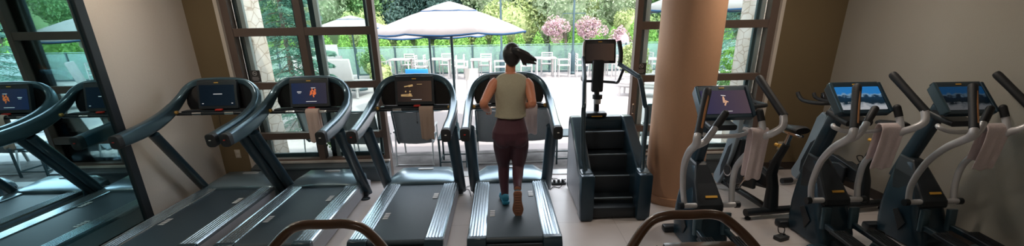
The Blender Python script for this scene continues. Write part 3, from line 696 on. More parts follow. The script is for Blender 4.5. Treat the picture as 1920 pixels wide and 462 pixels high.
for x, y, lb in ((2.74, 3.70, 'black adapter with looped cable left of the middle cross trainer'), (3.62, 3.55, 'black adapter between the two right cross trainers')):
    a = thing('power_adapter', lb, 'power adapter', (x, y, 0), R(20))
    MB().box((0, 0, .02), (.13, .08, .04), bev=.006).build('case', 'strip', a)
    MB().tube([(.02, 0, .04), (.05, .02, .10), (.0, .05, .12), (-.02, .02, .07), (.04, .0, .05), (.10, .04, .02)], .005, 6, smooth=5).build('cord', 'cable', a)
fo = thing('floor_outlet', 'small round floor outlet cover by the left door frame', 'outlet', (-1.75, 5.02, 0))
MB().cyl((0, 0, .003), .06, .006).build('cover', 'black', fo); MB().cyl((0, 0, .0065), .035, .002).build('lid', 'ledge', fo)
def outlet(x, z, lb):
    o = thing('wall_outlet', lb, 'outlet', (x, YW-.004, z))
    MB().box((0, 0, 0), (.075, .008, .118), bev=.003).build('plate', 'ivory', o)
    for d in (-.027, .027): MB().cyl((0, -.005, d), .017, .004, 'Y').build('socket', 'sill', o)
outlet(3.94, .36, 'ivory wall outlet on the brown wall right of the windows'); outlet(-3.66, .42, 'ivory wall outlet on the brown wall behind the leftmost treadmill')
def plaque(x, lb):
    p = thing('sign_plaque', lb, 'sign', (x, YW+.09, 1.455))
    MB().box((0, 0, 0), (.135, .006, .15)).build('plate', 'pot', p, smooth=False)
    r = MB()
    for k in range(24):
        a = 2*math.pi*k/24; r.box((.026*math.cos(a), -.004, .036+.026*math.sin(a)), (.008, .001, .005), rot=(0, -a+math.pi/2, 0))
    r.box((0, -.004, .036), (.05, .001, .005), rot=(0, R(45), 0)); r.box((0, -.0042, .036), (.032, .001, .006)); r.build('no_smoking_symbol', 'greyprint', p, smooth=False)
    l = MB()
    for k, wd in enumerate((.08, .09, .07)): l.box((0, -.004, -.015-k*.018), (wd, .001, .006))
    l.build('fine_print', 'greyprint', p, smooth=False)
plaque(-3.245, 'small dark notice on the glass above the second treadmill'); plaque(1.885, 'small dark notice on the glass behind the stair climber handrail')

# ---------------------------------------------------------------- runner
RX, RY = .088, 4.25
def body_runner():
    t = thing('person', 'woman with dark ponytail, khaki sleeveless top and plum leggings running on a treadmill', 'person', (RX, RY, 0))
    def ell(c, rx, ry, n=20, tilt=0):
        o = []
        for k in range(n):
            a = 2*math.pi*k/n; x, y = math.cos(a), math.sin(a)
            x = abs(x)**.85*(1 if x > 0 else -1); y = abs(y)**.85*(1 if y > 0 else -1)
            o.append(V(c[0]+rx*x, c[1]+ry*y, c[2]+tilt*rx*x))
        return o
    # torso rings (x,y,z,rx,ry)
    T = [(-.01, 0, .90, .13, .10), (-.012, 0, .96, .178, .128), (-.010, -.005, 1.03, .176, .125), (-.005, 0, 1.10, .150, .108), (0, .005, 1.17, .128, .095), (.003, .01, 1.25, .128, .095),
         (.006, .012, 1.34, .140, .105), (.008, .015, 1.43, .152, .108), (.01, .01, 1.50, .158, .095), (.012, .005, 1.55, .140, .075), (.010, .005, 1.585, .085, .058), (.005, .01, 1.615, .052, .052)]
    hd = V(.022, .03, 1.77)
    def leg(b, pts, rr): b.tube(pts, rr, 16, smooth=5)
    LL = [(-.085, 0, .95), (-.088, .03, .85), (-.085, .075, .72), (-.083, .10, .62), (-.085, .085, .50), (-.080, .06, .38), (-.077, .05, .30)]
    LR = [(.080, 0, .95), (.083, .02, .85), (.080, .04, .73), (.070, .045, .63), (.062, -.03, .56), (.055, -.13, .52), (.052, -.22, .50)]
    rl = [.095, .092, .075, .056, .052, .040, .034]
    b = MB(); b.loft([ell(q[:3], q[3], q[4]) for q in T])
    b.tube([(.005, .01, 1.58), (.006, .02, 1.66), (.018, .03, 1.72)], [.052, .048, .048], 14, smooth=3)
    # head with face (faces +y)
    b.ball(hd, (.074, .092, .105), 24, 16); b.ball(hd+V(0, .045, -.055), (.050, .050, .058), 16, 10)
    b.ball(hd+V(0, .098, -.018), (.009, .015, .021)); b.ball(hd+V(0, .084, -.055), (.022, .010, .008)); b.ball(hd+V(0, .078, -.088), (.024, .018, .018))
    for s in (-1, 1):
        b.ball(hd+V(s*.075, .0, -.015), (.012, .020, .030)); b.ball(hd+V(s*.028, .080, .022), (.015, .010, .005))
    # shoulders / arms
    AL = [(-.128, .005, 1.525), (-.162, -.01, 1.50), (-.205, -.06, 1.44), (-.245, -.13, 1.375), (-.262, -.165, 1.345), (-.258, -.13, 1.315), (-.240, -.03, 1.265), (-.222, .05, 1.235)]
    AR = [(.145, .005, 1.52), (.176, -.01, 1.49), (.195, -.05, 1.42), (.205, -.10, 1.36), (.208, -.13, 1.33), (.200, -.08, 1.31), (.165, .02, 1.28), (.13, .11, 1.27)]
    ra = [.052, .056, .048, .042, .040, .040, .032, .024]
    b.tube(AL, ra, 14, smooth=5); b.tube(AR, ra, 14, smooth=5)
    def hand(c, d, s):
        """loosely closed fist: palm, four curled fingers, thumb"""
        d = Vector(d).normalized(); dn = V(0, 0, -1); inn = d.cross(dn).normalized()*(1 if s < 0 else -1)
        c = Vector(c)
        f = MB_hand
        f.sweep([c-d*.01, c+d*.03, c+d*.07], rrect(.036, .078, .016), up=(0, 0, 1), scale=[.8, 1, 1])
        L = [.030, .033, .031, .025]
        for k in range(4):
            base = c+d*.068+V(0, 0, .031-.0205*k)
            f.tube([base-d*.01, base+d*L[k]*.7, base+d*(L[k]*.8)+inn*.024, base+d*.004+inn*.038, base-d*.018+inn*.028], [.0088, .0084, .0084, .008, .0072], 8, smooth=3)
        f.tube([c+d*.012+V(0, 0, .030)+inn*.006, c+d*.038+V(0, 0, .044)+inn*.020, c+d*.064+V(0, 0, .034)+inn*.036, c+d*.082+V(0, 0, .020)+inn*.044], [.012, .011, .0095, .008], 8, smooth=3)
    MB_hand = b
    hand(AL[-1], (.15, .85, -.25), -1); hand(AR[-1], (-.3, .9, 0), 1)
    leg(b, LL, [r*.9 for r in rl]); leg(b, LR, [r*.9 for r in rl])
    b.tube([LL[-1], (-.077, .05, .27)], [.031, .034], 12); b.tube([LR[-1], (.05, -.26, .49)], [.031, .034], 12)
    o = b.build('body', 'skin', t, angle=180)
    def remesh(o, v, sm=2):
        m = o.modifiers.new('remesh', 'REMESH'); m.mode = 'VOXEL'; m.voxel_size = v; m.use_smooth_shade = True
        if sm: m2 = o.modifiers.new('smooth', 'SMOOTH'); m2.iterations = sm; m2.factor = .5
    remesh(o, .0038, 3)
    # leggings
    b = MB(); g = .009
    b.loft([ell(q[:3], q[3]+g, q[4]+g) for q in T[:5]])
    b.ball((-.085, -.045, .945), (.085, .085, .085)); b.ball((.078, -.045, .945), (.085, .085, .085))
    leg(b, LL, [r+.006 for r in rl]); leg(b, LR+[(.050, -.255, .488)], [r+.006 for r in rl]+[.040])
    o = b.build('leggings', 'legg', t, angle=180); remesh(o, .007, 4)
    # tank top: lofted tube open at the hem with shoulder straps
    b = MB(); tr = []
    TT = [(-.006, 0, 1.172, .160, .122), (-.004, 0, 1.185, .156, .118), (0, .004, 1.21, .150, .114), (.003, .01, 1.28, .148, .114), (.006, .012, 1.36, .157, .120), (.008, .012, 1.43, .164, .122), (.010, .01, 1.49, .170, .112), (.012, .008, 1.53, .166, .096), (.012, .006, 1.565, .150, .076), (.010, .008, 1.59, .118, .064), (.010, .010, 1.612, .072, .060)]
    for i, q in enumerate(TT):
        r = ell(q[:3], q[3], q[4], 40)
        for k, v in enumerate(r):
            a = 2*math.pi*k/40
            w = (.004*math.sin(a*9+q[2]*40)+.003*math.sin(a*4+q[2]*70))*(1 if i < 7 else .2)
            v.x += w*math.cos(a); v.y += w*math.sin(a)
            if i == 0: v.z += .010*math.sin(a*2+1)
        tr.append(r)
    b.loft(tr); o = b.build('tank_top', 'top', t, angle=180, sub=1)
    # hair: cap, ponytail, tie
    b = MB(); b.ball(hd+V(0, -.016, .012), (.090, .100, .112), 24, 16); b.ball(hd+V(0, -.05, -.03), (.066, .055, .07)); b.ball(hd+V(.0, -.082, .045), (.035, .030, .035))
    rng = random.Random(3)
    for k in range(16):
        u = rng.uniform(-1, 1); w = rng.uniform(-1, 1); e = rng.uniform(.75, 1.12)
        b.tube([hd+V(.01+.008*u, -.09, .05+.01*w), hd+V(.05, -.125+.008*u, .045+.016*w), hd+V(.11, -.12+.018*u, .005+.032*w), hd+V(.165*e, -.11+.02*u, -.020+.036*w), hd+V(.215*e, -.10+.02*u, -.045+.03*w)], [.018, .022, .022, .018, .005], 8, smooth=4)
    for k in range(7):
        u = rng.uniform(-1, 1); b.tube([hd+V(.07, -.115, .01), hd+V(.09+.03*u, -.11, -.05), hd+V(.10+.04*u, -.10, -.085-.012*abs(u))], [.012, .008, .002], 6, smooth=3)
    o = b.build('hair', 'hair', t, angle=180); remesh(o, .0045, 2)
    MB().tube([hd+V(.022+.024*math.cos(a)*.5, -.100+.008*math.cos(a), .048+.030*math.sin(a)) for a in [k*math.pi/8 for k in range(17)]], .005, 8).build('hair_tie', 'hairband', t)
    for s in (-1, 1):
        e = MB().ball(hd+V(s*.028, .079, .010), (.0115, .008, .0075)).build('eye', 'white', t); MB().ball(hd+V(s*.028, .0855, .010), (.005, .003, .005)).build('iris', 'hair', e)
        MB().tube([hd+V(s*.014, .092, .026), hd+V(s*.028, .090, .031), hd+V(s*.044, .078, .026)], .0028, 6, smooth=3).build('eyebrow', 'hair', t)
    MB().ball(hd+V(0, .0925, -.055), (.017, .004, .0055)).build('lips', mat('lips', (.42, .10, .09), .5), t)
    # wrist watch
    MB().sweep([V(-.232, .01, 1.250), V(-.226, .035, 1.241)], circ(.031, n=16), up=(0, 0, 1)).build('wristband', 'ivory', t)
    # shoes
    def shoe(m, nm, soleflip=False):
        up = MB(); L = [(-.105, .026, .030, .046), (-.085, .034, .040, .052), (-.04, .036, .046, .056), (.02, .038, .036, .044), (.08, .044, .026, .034), (.125, .040, .018, .028), (.155, .024, .012, .022), (.165, .010, .008, .018)]
        up.loft([[m @ V(a, y, z+b) for a, b in circ(w, h, 16)] for y, w, h, z in L])
        so = up.build(nm, 'shoe', t, angle=180, sub=1)
        s = MB(); out = [(.0, -.118), (.026, -.112), (.036, -.09), (.033, -.04), (.034, 0), (.046, .07), (.046, .11), (.034, .155), (.008, .176), (-.022, .160), (-.042, .115), (-.044, .07), (-.032, 0), (-.034, -.06), (-.034, -.09), (-.024, -.112)]
        pts = catmull([(a, b, 0) for a, b in out]+[(out[0][0], out[0][1], 0)], 3)[:-1]
        s.loft([[m @ V(p.x, p.y, 0) for p in pts], [m @ V(p.x*1.04, p.y*1.01, .012) for p in pts], [m @ V(p.x, p.y, .024) for p in pts]])
        tr = MB()
        s.build('shoe_sole', 'sole' if soleflip else 'shoe', so, angle=50)
        for y in range(-9, 15, 3): tr.box(m @ V(0, y/100, -.001), (.052, .006, .004), rot=m.to_euler())
        tr.build('tread', 'sole', so, smooth=False)
        for k in range(4): MB().tube([m @ V(-.018, .0+k*.018, .076-k*.008), m @ V(0, .004+k*.018, .080-k*.008), m @ V(.018, .0+k*.018, .076-k*.008)], .0028, 6).build('lace', 'white', so)
        return so
    shoe(Matrix.Translation((-.080, .085, .2275)) @ Euler((R(2), 0, R(6))).to_matrix().to_4x4() @ Matrix.Diagonal((1.15, 1.0, 1.15, 1.0)), 'shoe')
    shoe(Matrix.Translation((.048, -.315, .375)) @ Euler((R(-83), 0, R(-3))).to_matrix().to_4x4() @ Matrix.Diagonal((1.18, 1.0, 1.0, 1.0)), 'shoe', True)
    return t
body_runner()

# ---------------------------------------------------------------- outside
g = MB().box((0, 22, -.06), (90, 31.9, .1)).build('ground_patio', 'patio', smooth=False); struct(g)
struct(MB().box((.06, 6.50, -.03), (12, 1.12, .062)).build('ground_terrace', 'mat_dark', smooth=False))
hill = MB()
for i in range(1): pass
b = bmesh.new(); nx, ny = 60, 12; vv = []
for i in range(nx+1):
    row = []
    for j in range(ny+1):
        x = -45+90*i/nx; y = 20.2+16*j/ny; row.append(b.verts.new((x, y, -.1+max(0, (y-21))*.30+.4*noise.noise(V(x*.3, y*.3, 0)))))
    vv.append(row)
for i in range(nx):
    for j in range(ny): b.faces.new((vv[i][j], vv[i+1][j], vv[i+1][j+1], vv[i][j+1]))
m = MB(); m.b.free(); m.b = b; struct(m.build('ground_bank', 'soil', angle=180))
# outside stone piers by the windows
def pier(x, y, lb, w=.42, d=.45):
    b = MB(); rng = random.Random(int(x*10)); rings = []
    for k in range(13):
        z = k*3.0/12
        rings.append([V(x+a+rng.uniform(-.012, .012), y+c+rng.uniform(-.012, .012), z) for a, c in rrect(w, d, .05)])
    b.loft(rings); o = b.build('stone_pier', 'stone', angle=25); tag(o, lb, 'pillar', 'stone piers outside the windows')
pier(-3.78, 6.75, 'rough stone pier outside the left window'); pier(3.93, 6.75, 'rough stone pier outside the right window')

def foliage(n, shape, size, seed, thick=0):
    """leaf quads scattered in clumps through a crown; shape(rng) returns a point and outward normal"""
    rng = random.Random(seed); b = bmesh.new()
    for _ in range(n):
        p, nrm = shape(rng); s = size*rng.uniform(.6, 1.4)
        d = (nrm+V(rng.uniform(-1, 1), rng.uniform(-1, 1), rng.uniform(-.6, 1))*.9).normalized(); u = d.orthogonal().normalized(); w = d.cross(u)
        a = rng.uniform(0, 6.3); u, w = u*math.cos(a)+w*math.sin(a), w*math.cos(a)-u*math.sin(a)
        try: b.faces.new([b.verts.new(p+u*s), b.verts.new(p+w*s*.45+d*s*.15), b.verts.new(p-u*s), b.verts.new(p-w*s*.45+d*s*.15)])
        except ValueError: pass
    m = MB(); m.b.free(); m.b = b; return m
def cone_shape(r, h, z0=0):
    def f(rng):
        t = 1-math.sqrt(rng.random()); a = rng.uniform(0, 6.283); rr = r*(1-t)**.6*(1+.18*math.sin(a*5+t*9))*rng.uniform(.75, 1.05)
        return V(rr*math.cos(a), rr*math.sin(a), z0+t*h), V(math.cos(a), math.sin(a), .4)
    return f
def blob_shape(c, r, k=14, seed=1):
    rg = random.Random(seed); cl = []
    for _ in range(k):
        d = V(rg.gauss(0, 1), rg.gauss(0, 1), rg.gauss(0, 1)).normalized(); q = rg.uniform(.35, .8)
        cl.append((V(c[0]+d.x*r[0]*q, c[1]+d.y*r[1]*q, c[2]+d.z*r[2]*q), rg.uniform(.28, .5)))
    def f(rng):
        cc, s = rng.choice(cl); d = V(rng.gauss(0, 1), rng.gauss(0, 1), rng.gauss(0, 1)).normalized()
        return cc+V(d.x*r[0], d.y*r[1], d.z*r[2])*s*rng.uniform(.8, 1.05), d
    return f
def plant(name, lab, cat, grp, shape, n, size, m, seed, trunk=None, core=None):
    t = thing(name, lab, cat, (0, 0, 0), 0, grp)
    foliage(n, shape, size, seed).build('foliage', m, t, smooth=False)
    if trunk: MB().tube([(0, 0, 0), (.05, .02, trunk[1]*.5), (0, 0, trunk[1])], [trunk[0], trunk[0]*.8, trunk[0]*.4], 8, smooth=3).build('trunk', 'bark', t)
    if core:
        b = MB(); b.ball(core[0], core[1], 14, 10); b.build('inner_foliage', m, t)
    return t
# cedar hedge behind the glass fence
cz = plant('cedar_shrub', 'green cedar shrub in the hedge behind the glass fence', 'shrub', 'cedar shrubs in the hedge', cone_shape(.55, 2.0), 2600, .055, 'lf_cedar', 2, (.04, .5), ((0, 0, .7), (.36, .36, .75)))
cz.location = (-15.5, 20.1, 0); rg = random.Random(5)
for k in range(1, 37):
    dup(cz, (-15.5+k*.86, 20.1+rg.uniform(-.15, .15), 0), rg.uniform(0, 6), scale=(rg.uniform(.9, 1.1), rg.uniform(.9, 1.1), rg.uniform(.82, 1.06)))
# trees on the bank
P1 = plant('deciduous_tree', 'bright green leafy tree on the bank behind the hedge', 'tree', 'leafy trees on the bank', blob_shape((0, 0, 3.0), (2.0, 1.6, 2.4), 22, 3), 7500, .085, 'lf_green', 3, (.14, 3.2), ((0, 0, 2.8), (1.1, .9, 1.5)))
P2 = plant('deciduous_tree', 'pale silvery tree on the bank behind the hedge', 'tree', 'pale trees on the bank', blob_shape((0, 0, 2.6), (1.9, 1.5, 2.2), 20, 8), 7000, .08, 'lf_pale', 4, (.12, 3.0), ((0, 0, 2.4), (1.0, .8, 1.3)))
P3 = plant('conifer', 'dark conifer on the bank behind the hedge', 'tree', 'dark conifers on the bank', cone_shape(1.7, 6.5, .3), 8000, .10, 'lf_dark', 5, (.15, 5), ((0, 0, 1.9), (.9, .9, 1.8)))
P4 = plant('shrub', 'yellow green shrub on the bank behind the hedge', 'shrub', 'yellow green shrubs on the bank', blob_shape((0, 0, 1.5), (1.5, 1.2, 1.3), 16, 9), 5000, .075, 'lf_yellow', 6, (.06, 1.0), ((0, 0, 1.3), (.9, .7, .8)))
seq = [(-24, 27, 3), (-21, 25, 1), (-18, 26, 2), (-15.5, 25, 1), (-13, 26.5, 3), (-11, 24.5, 1), (-9.2, 23.5, 2), (-7.4, 25, 1), (-5.8, 26, 3), (-4.2, 27, 1), (-3.0, 25, 3), (-1.5, 27, 1), (-.2, 24.0, 2), (1.2, 25.5, 1), (2.6, 24.2, 2), (4.4, 24.5, 4), (4.6, 28, 1), (6.2, 24, 2), (8.2, 25, 1), (10.2, 24, 2), (12.4, 26, 3), (14.6, 24.5, 1), (17, 26, 2), (19.5, 25, 1), (22, 26, 3), (25, 26, 1), (-27, 26, 1), (0.6, 22.4, 4), (6.6, 22.2, 4), (-6.5, 22.2, 4), (-2.2, 22.4, 4), (3.3, 22.6, 2), (-12, 29, 1), (-5, 30, 1), (1.5, 30, 3), (7.5, 29, 1), (11, 30, 1)]
done = set()
for x, y, k in seq:
    P = {1: P1, 2: P2, 3: P3, 4: P4}[k]; z = max(0, y-21)*.3-.15; rr = rg.uniform(0, 6)
    if k not in done: P.location = (x, y, z); P.rotation_euler = (0, 0, rr); done.add(k)
    else: dup(P, (x, y, z), rr, scale=rg.uniform(.85, 1.2))
# spruce by the left window, planting by the right window
def spruce(loc, lb, seed, h=3.6, r=1.25, n=26000):
    t = thing('spruce_tree', lb, 'tree', loc); rng = random.Random(seed); b = bmesh.new(); bw = MB()
    bw.tube([(0, 0, 0), (0, 0, h)], [.07, .015], 8)
    for k in range(64):
        z = .15+k/64*h*.95; L = r*(1-z/h)**.7*rng.uniform(.75, 1.1)+.1; a = k*2.4+rng.uniform(-.3, .3); dr = V(math.cos(a), math.sin(a), -.22)
        bw.tube([(0, 0, z), V(0, 0, z)+dr*L], [.012, .003], 5)
        sdv = V(-math.sin(a), math.cos(a), 0)
        for q in range(n//64):
            u = rng.random()**.7; sp = (1-u)*.30*r+.05; w = rng.uniform(-1, 1)*sp*1.2
            p = V(0, 0, z)+dr*L*u+sdv*w+V(0, 0, -abs(w)*.5+rng.uniform(-.04, .04)); d = (dr+sdv*w*4).normalized(); s = rng.uniform(.04, .09); o2 = d.orthogonal().normalized()*.014
            b.faces.new([b.verts.new(p-o2), b.verts.new(p+d*s), b.verts.new(p+o2+V(0, 0, .006))])
    m = MB(); m.b.free(); m.b = b; m.build('needles', 'lf_spruce', t, smooth=False); bw.build('trunk', 'bark', t)
spruce((-4.35, 9.2, 0), 'blue green spruce with drooping branches outside the left window', 11)
spruce((-6.6, 11.2, 0), 'spruce standing further back left of the window spruce', 12, 4.2, 1.4)
spruce((6.8, 12.6, 0), 'dark spruce seen right of the round column', 13, 5.0, 1.5)
def bush(loc, lb, m, r, seed, n=4000, nm='bush', size=.05):
    t = plant(nm, lb, 'bush', None, blob_shape((0, 0, r[2]*.9), r, 14, seed), n, size, m, seed, (.03, r[2]*.8), ((0, 0, r[2]*.8), (r[0]*.6, r[1]*.6, r[2]*.6))); t.location = loc
bush((5.3, 9.2, 0), 'bright green bush outside the right window', 'lf_cedar', (.8, .6, .75), 21)
bush((4.6, 8.2, 0), 'leafy bush beside the right stone pier', 'lf_green', (.5, .45, .55), 22)
bush((6.3, 10.2, .0), 'tall green bush behind the right window bushes', 'lf_green', (.9, .7, 1.0), 23)
bush((4.45, 14.5, 0), 'round yellow green bush behind the stair climber screen', 'lf_yellow', (.55, .5, .8), 24)
bush((-4.5, 16.5, 0), 'yellow green bush under the big umbrella edge', 'lf_yellow', (.6, .5, .42), 25, 3000)
bush((-5.2, 17.8, 0), 'green bush behind the yellow bush by the umbrella', 'lf_green', (.6, .5, .65), 26, 3000)
bush((-3.9, 14.6, 0), 'small yellow green mound beside the patio path', 'lf_yellow', (.4, .35, .25), 27, 2000)
bush((-2.9, 7.3, 0), 'low leafy plant outside the left window', 'lf_green', (.35, .3, .35), 28, 1800, size=.035)

# glass fence
fe = thing('glass_fence', 'long green glass fence with dark posts in front of the hedge', 'fence', (0, 18.8, 0))
for k in range(-9, 10):
    x = k*1.63+.45
    MB().box((x, 0, .58), (.06, .06, 1.16)).build('fence_post', 'dmetal', fe, smooth=False)
    if k < 9: MB().box((x+.815, 0, .60), (1.55, .012, 1.04)).build('glass_panel', 'fglass', fe, smooth=False)
MB().box((.45, 0, 1.165), (29.5, .05, .03)).build('top_rail', 'fglass', fe, smooth=False)
MB().box((.45, 0, .04), (29.5, .05, .05)).build('bottom_rail', 'dmetal', fe, smooth=False)
# lamp posts with flower baskets
def lamp_post(x, y, lb, basket):
    t = thing('lamp_post', lb, 'lamp post', (x, y, 0))
    MB().lathe([(.14, 0), (.14, .06), (.11, .10), (.11, .75), (.08, .85), (.045, .95), (.04, 3.6), (.03, 3.7)], n=16).build('post', 'dmetal', t)
    MB().ball((0, 0, 3.85), .17).build('lamp_globe', 'wmetal', t); MB().cyl((0, 0, 3.68), .07, .06).build('globe_collar', 'dmetal', t)
    if basket:
        MB().box((0, 0, 2.35), (.9, .03, .03)).build('basket_bar', 'dmetal', t)
        for s in (-1, 1):
            k = plant('flower_basket', 'basket of pink flowers hanging %s of the lamp post' % ('left' if s < 0 else 'right'), 'flower basket', 'hanging flower baskets', blob_shape((0, 0, 0), (.62, .45, .48), 16, 30+s), 2400, .045, 'lf_pink', 30+s, None, None)
            k.location = (x+s*.66, y-.05, 1.80)
            MB().lathe([(.06, -.2), (.17, -.05), (.19, .03)], n=14).build('basket', 'pot', k)
            MB().tube([(0, .04, .0), (-s*.22, .04, .54)], .008, 5).build('hanger', 'dmetal', k)
lamp_post(2.95, 18.0, 'dark lamp post with flower baskets right of the runner', True)
lamp_post(.05, 18.5, 'dark lamp post behind the runner head', False)
# red flowering shrub left of the right frame
bush((5.35, 19.6, .4), 'pink flowering bush beside the right door frame', 'lf_pink', (.6, .5, .85), 33, 2600)

# umbrellas
def umbrella(loc, r, zr, za, lb, first=None, rot=22.5, grp='white patio umbrellas'):
    t = thing('patio_umbrella', lb, 'umbrella', loc, R(rot), grp)
    def ringpts(rad, z, sag): 
        o = []
        for k in range(8):
            a = 2*math.pi*k/8; a2 = 2*math.pi*(k+1)/8
            p, q = V(rad*math.cos(a), rad*math.sin(a), z), V(rad*math.cos(a2), rad*math.sin(a2), z)
            for f in (0, .25, .5, .75): o.append(p.lerp(q, f)-V(0, 0, sag*math.sin(f*math.pi)))
        return o
    h = za-zr
    b = MB(); b.loft([ringpts(r, zr, .03), ringpts(r*.80, zr+h*.24, .02), ringpts(r*.50, zr+h*.55, .01), ringpts(r*.30, zr+h*.72, .0)], cap=False)
    o = b.build('canopy', 'canopy', t, angle=20); md = o.modifiers.new('t', 'SOLIDIFY'); md.thickness = .012
    b = MB(); b.loft([ringpts(r*.36, zr+h*.70, .01), ringpts(r*.2, zr+h*.86, .0), ringpts(r*.02, za, 0)], cap=False)
    o = b.build('vent_canopy', 'canopy', t, angle=20); md = o.modifiers.new('t', 'SOLIDIFY'); md.thickness = .01
    b = MB(); b.loft([ringpts(r*1.003, zr+.004, .03), ringpts(r*1.003, zr-.022, .04)], cap=False); o = b.build('valance', 'cblue', t, angle=20); md = o.modifiers.new('t', 'SOLIDIFY'); md.thickness = .008
    b = MB(); b.loft([ringpts(r*.362, zr+h*.70+.002, .01), ringpts(r*.363, zr+h*.70-.025, .01)], cap=False); o = b.build('vent_edge', 'cblue', t, angle=20); md = o.modifiers.new('t', 'SOLIDIFY'); md.thickness = .006
    MB().tube([(0, 0, .05), (0, 0, za-.02)], .025, 12).build('pole', 'dmetal', t); MB().cyl((0, 0, zr+.02), .045, .10).build('hub', 'dmetal', t)
    for k in range(8):
        a = 2*math.pi*k/8; MB().tube([V(.03*math.cos(a), .03*math.sin(a), za-.06), V(r*.3*math.cos(a), r*.3*math.sin(a), zr+h*.70), V(r*.97*math.cos(a), r*.97*math.sin(a), zr-.0)], .009, 5).build('rib', 'dmetal', t)
    MB().lathe([(.26, 0), (.26, .05), (.06, .08), (.04, .22)], n=20).build('base', 'dmetal', t)
    return t
umbrella((-.90, 8.3, 0), 1.46, 1.93, 2.44, 'big white umbrella with blue edge in the open doorway')
umbrella((-4.75, 14.6, 0), 1.15, 1.98, 2.35, 'white umbrella seen through the upper left window', rot=10)
umbrella((-1.72, 10.9, 0), 1.4, 1.80, 2.2, 'white umbrella standing behind the big umbrella', rot=5)
umbrella((3.9, 8.6, 0), 1.3, 2.25, 2.7, 'white umbrella outside behind the round column', rot=15)

# sling chairs right outside
def sling_chair():
    t = thing('sling_chair', '', 'chair')
    # faces +y; back leans towards the room (-y)
    prof = [(-.36, .86), (-.34, .80), (-.20, .42), (-.14, .34), (-.05, .31), (.30, .36), (.42, .33)]
    pp = catmull([(0, a, b) for a, b in prof], 4)
    b = bmesh.new(); rows = []
    for p in pp: rows.append([b.verts.new((x, p.y, p.z-.02*math.cos(x/.25*1.5))) for x in (-.25, -.12, 0, .12, .25)])
    for i in range(len(rows)-1):
        for j in range(4): b.faces.new((rows[i][j], rows[i+1][j], rows[i+1][j+1], rows[i][j+1]))
    m = MB(); m.b.free(); m.b = b; o = m.build('sling', 'sling', t, angle=180); md = o.modifiers.new('t', 'SOLIDIFY'); md.thickness = .008
    f = MB()
    for s in (-1, 1): f.tube([(s*.265, q.y, q.z) for q in pp], .014, 8)
    f.tube([(-.265, -.36, .86), (.265, -.36, .86)], .014, 8); f.tube([(-.265, .42, .33), (.265, .42, .33)], .014, 8); f.build('frame', 'dmetal', t)
    for s in (-1, 1):
        MB().tube([(s*.29, -.24, .52), (s*.29, -.02, .56), (s*.29, .26, .55)], .017, 8, smooth=4).build('armrest', 'alu', t)
        MB().tube([(s*.28, .28, .55), (s*.28, .36, .015)], .013, 8).build('leg', 'alu', t)
    MB().tube([(-.28, -.20, .55), (-.28, -.30, .04), (-.25, -.31, .015), (.25, -.31, .015), (.28, -.30, .04), (.28, -.20, .55)], .013, 8, smooth=3).build('rear_leg_frame', 'alu', t)
    MB().tube([(-.27, -.27, .16), (.27, -.27, .16)], .009, 8).build('crossbar', 'alu', t)
    return t
CG = 'grey sling chairs outside the windows'
CH = sling_chair(); CH['group'] = CG; CH.location = (-1.36, 6.62, 0); CH['label'] = 'grey sling chair outside behind the treadmill left of the runner'
for x, y, lb in ((-.13, 6.62, 'grey sling chair outside, left one behind the running woman'), (.47, 6.64, 'grey sling chair outside, right one behind the running woman'), (-2.16, 6.66, 'grey sling chair outside the left window, nearest the door post'), (-2.85, 6.85, 'grey sling chair outside the left window, nearest the stone pier'), (2.5, 6.75, 'grey sling chair outside behind the round column')):
    dup(CH, (x, y, 0), R(rg.uniform(-4, 4)), lb, CG)
def side_table():
    t = thing('side_table', '', 'side table')
    MB().box((0, 0, .445), (.44, .44, .025), bev=.006).build('table_top', 'dmetal', t)
    for a in (-1, 1):
        for c in (-1, 1): MB().box((a*.20, c*.20, .215), (.025, .025, .43)).build('leg', 'dmetal', t, smooth=False)
    f = MB(); 
    for c in (-1, 1): f.box((0, c*.20, .09), (.40, .018, .018)); f.box((c*.20, 0, .09), (.018, .40, .018))
    f.build('stretcher', 'dmetal', t, smooth=False); return t
ST = side_table(); ST['group'] = 'dark side tables outside'; ST.location = (-.75, 6.38, 0); ST['label'] = 'dark square side table outside left of the runner'
dup(ST, (1.02, 6.42, 0), 0, 'dark square side table outside left of the stair climber'); 
# white patio tables and chairs
def cafe_chair():
    t = thing('patio_chair', 'white patio chair at a table by the glass fence', 'chair', (0, 0, 0), 0, 'white patio chairs by the glass fence')
    MB().box((0, 0, .44), (.46, .46, .03), bev=.008).build('seat', 'wmetal', t)
    b = MB(); b.box((0, -.22, .86), (.46, .03, .05))
    for z in (.58, .68, .77): b.box((0, -.22, z), (.42, .02, .035))
    b.build('backrest', 'wmetal', t, smooth=False)
    for a in (-1, 1):
        MB().box((a*.215, -.22, .44), (.035, .035, .88)).build('leg', 'wmetal', t, smooth=False); MB().box((a*.215, .20, .33), (.035, .035, .66)).build('leg', 'wmetal', t, smooth=False)
        MB().box((a*.215, 0, .66), (.045, .46, .03)).build('armrest', 'wmetal', t, smooth=False)
    return t
def cafe_table():
    t = thing('patio_table', 'white square patio table by the glass fence', 'table', (0, 0, 0), 0, 'white patio tables by the glass fence')
    MB().box((0, 0, .73), (.8, .8, .04), bev=.008).build('table_top', 'wmetal', t)
    for a in (-1, 1):
        for c in (-1, 1): MB().box((a*.35, c*.35, .355), (.045, .045, .71)).build('leg', 'wmetal', t, smooth=False)
    return t
CC = cafe_chair(); CT = cafe_table(); fc = ft = True
for x, y in ((1.75, 17.2), (-.75, 17.0), (-2.4, 17.6), (-4.0, 17.8), (3.9, 17.0), (5.2, 15.8), (6.8, 17)):
    if ft: CT.location = (x, y, 0); ft = False
    else: dup(CT, (x, y, 0))
    for a in ((90, .72), (-90, .74), (170, .7)):
        ang = R(a[0]); px, py = x+math.sin(ang)*a[1], y-math.cos(ang)*a[1]
        if fc: CC.location = (px, py, 0); CC.rotation_euler = (0, 0, ang); fc = False
        else: dup(CC, (px, py, 0), ang)
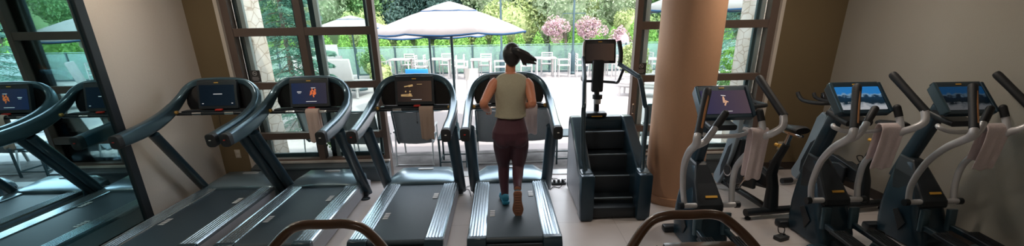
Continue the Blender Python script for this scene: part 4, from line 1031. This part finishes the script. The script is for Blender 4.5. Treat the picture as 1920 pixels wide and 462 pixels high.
# white loungers
def lounger():
    t = thing('sun_lounger', '', 'lounger')
    MB().box((0, .25, .30), (.66, 1.3, .06), bev=.01).build('frame', 'wmetal', t); MB().box((0, .25, .37), (.62, 1.28, .09), bev=.03).build('seat_cushion', 'cream', t)
    MB().box((0, -.50, .74), (.64, .10, .85), rot=(R(12), 0, 0), bev=.03).build('back_cushion', 'cream', t)
    for a in (-1, 1):
        for y in (-.32, .85): MB().box((a*.29, y, .14), (.05, .05, .28)).build('leg', 'wmetal', t, smooth=False)
    return t
LG = lounger(); LG['group'] = 'white loungers by the pool'; LG.location = (-5.3, 14.6, 0); LG['label'] = 'white lounger in the middle of the left window, before the tall white screen'
for x, y, r, lb in ((-6.4, 14.9, 5, 'white lounger in the left window, next one towards the spruce'), (-4.5, 13.2, -10, 'white lounger in the left window, nearest the door post'), (4.75, 13.9, 60, 'white lounger seen between the frame and the round column'), (4.3, 12.2, 60, 'white lounger nearest the right window, left of the column'), (-6.3, 11.9, 8, 'white lounger farthest left outside, beyond the spruce')):
    dup(LG, (x, y, 0), R(r), lb)
bs_ = thing('outdoor_sofa', 'low white outdoor sofa with bright blue cushions under the umbrella', 'sofa', (-3.15, 16.0, 0), R(-8))
bs_.scale = (.72, .72, .72)
MB().box((0, 0, .18), (1.5, .8, .26), bev=.03).build('base', 'cream', bs_)
for x in (-.38, .25): MB().box((x, .05, .36), (.55, .6, .12), bev=.04).build('cushion', 'cush', bs_)
MB().box((0, .34, .52), (1.2, .12, .32), bev=.04).build('back_cushion', 'cush', bs_)
ws = thing('patio_screen', 'tall plain white screen panel on the patio, seen through the left window', 'screen panel', (-6.55, 17.0, 0))
MB().box((0, 0, .88), (.78, .05, .98), bev=.01).build('panel', 'wmetal', ws, smooth=False)
for s_ in (-1, 1): MB().box((s_*.36, 0, .2), (.05, .05, .40)).build('leg', 'wmetal', ws, smooth=False); MB().box((s_*.36, 0, .015), (.06, .4, .03)).build('foot', 'wmetal', ws, smooth=False)
sg = thing('menu_stand', 'small pale menu stand on the patio left of the runner', 'stand', (-.78, 11.6, 0))
MB().box((0, 0, .78), (.34, .03, .30), rot=(R(-12), 0, 0)).build('board', 'sill', sg)
for s in (-1, 1): MB().tube([(s*.14, 0, .64), (s*.14, .02, 0)], .010, 6).build('leg', 'wmetal', sg)
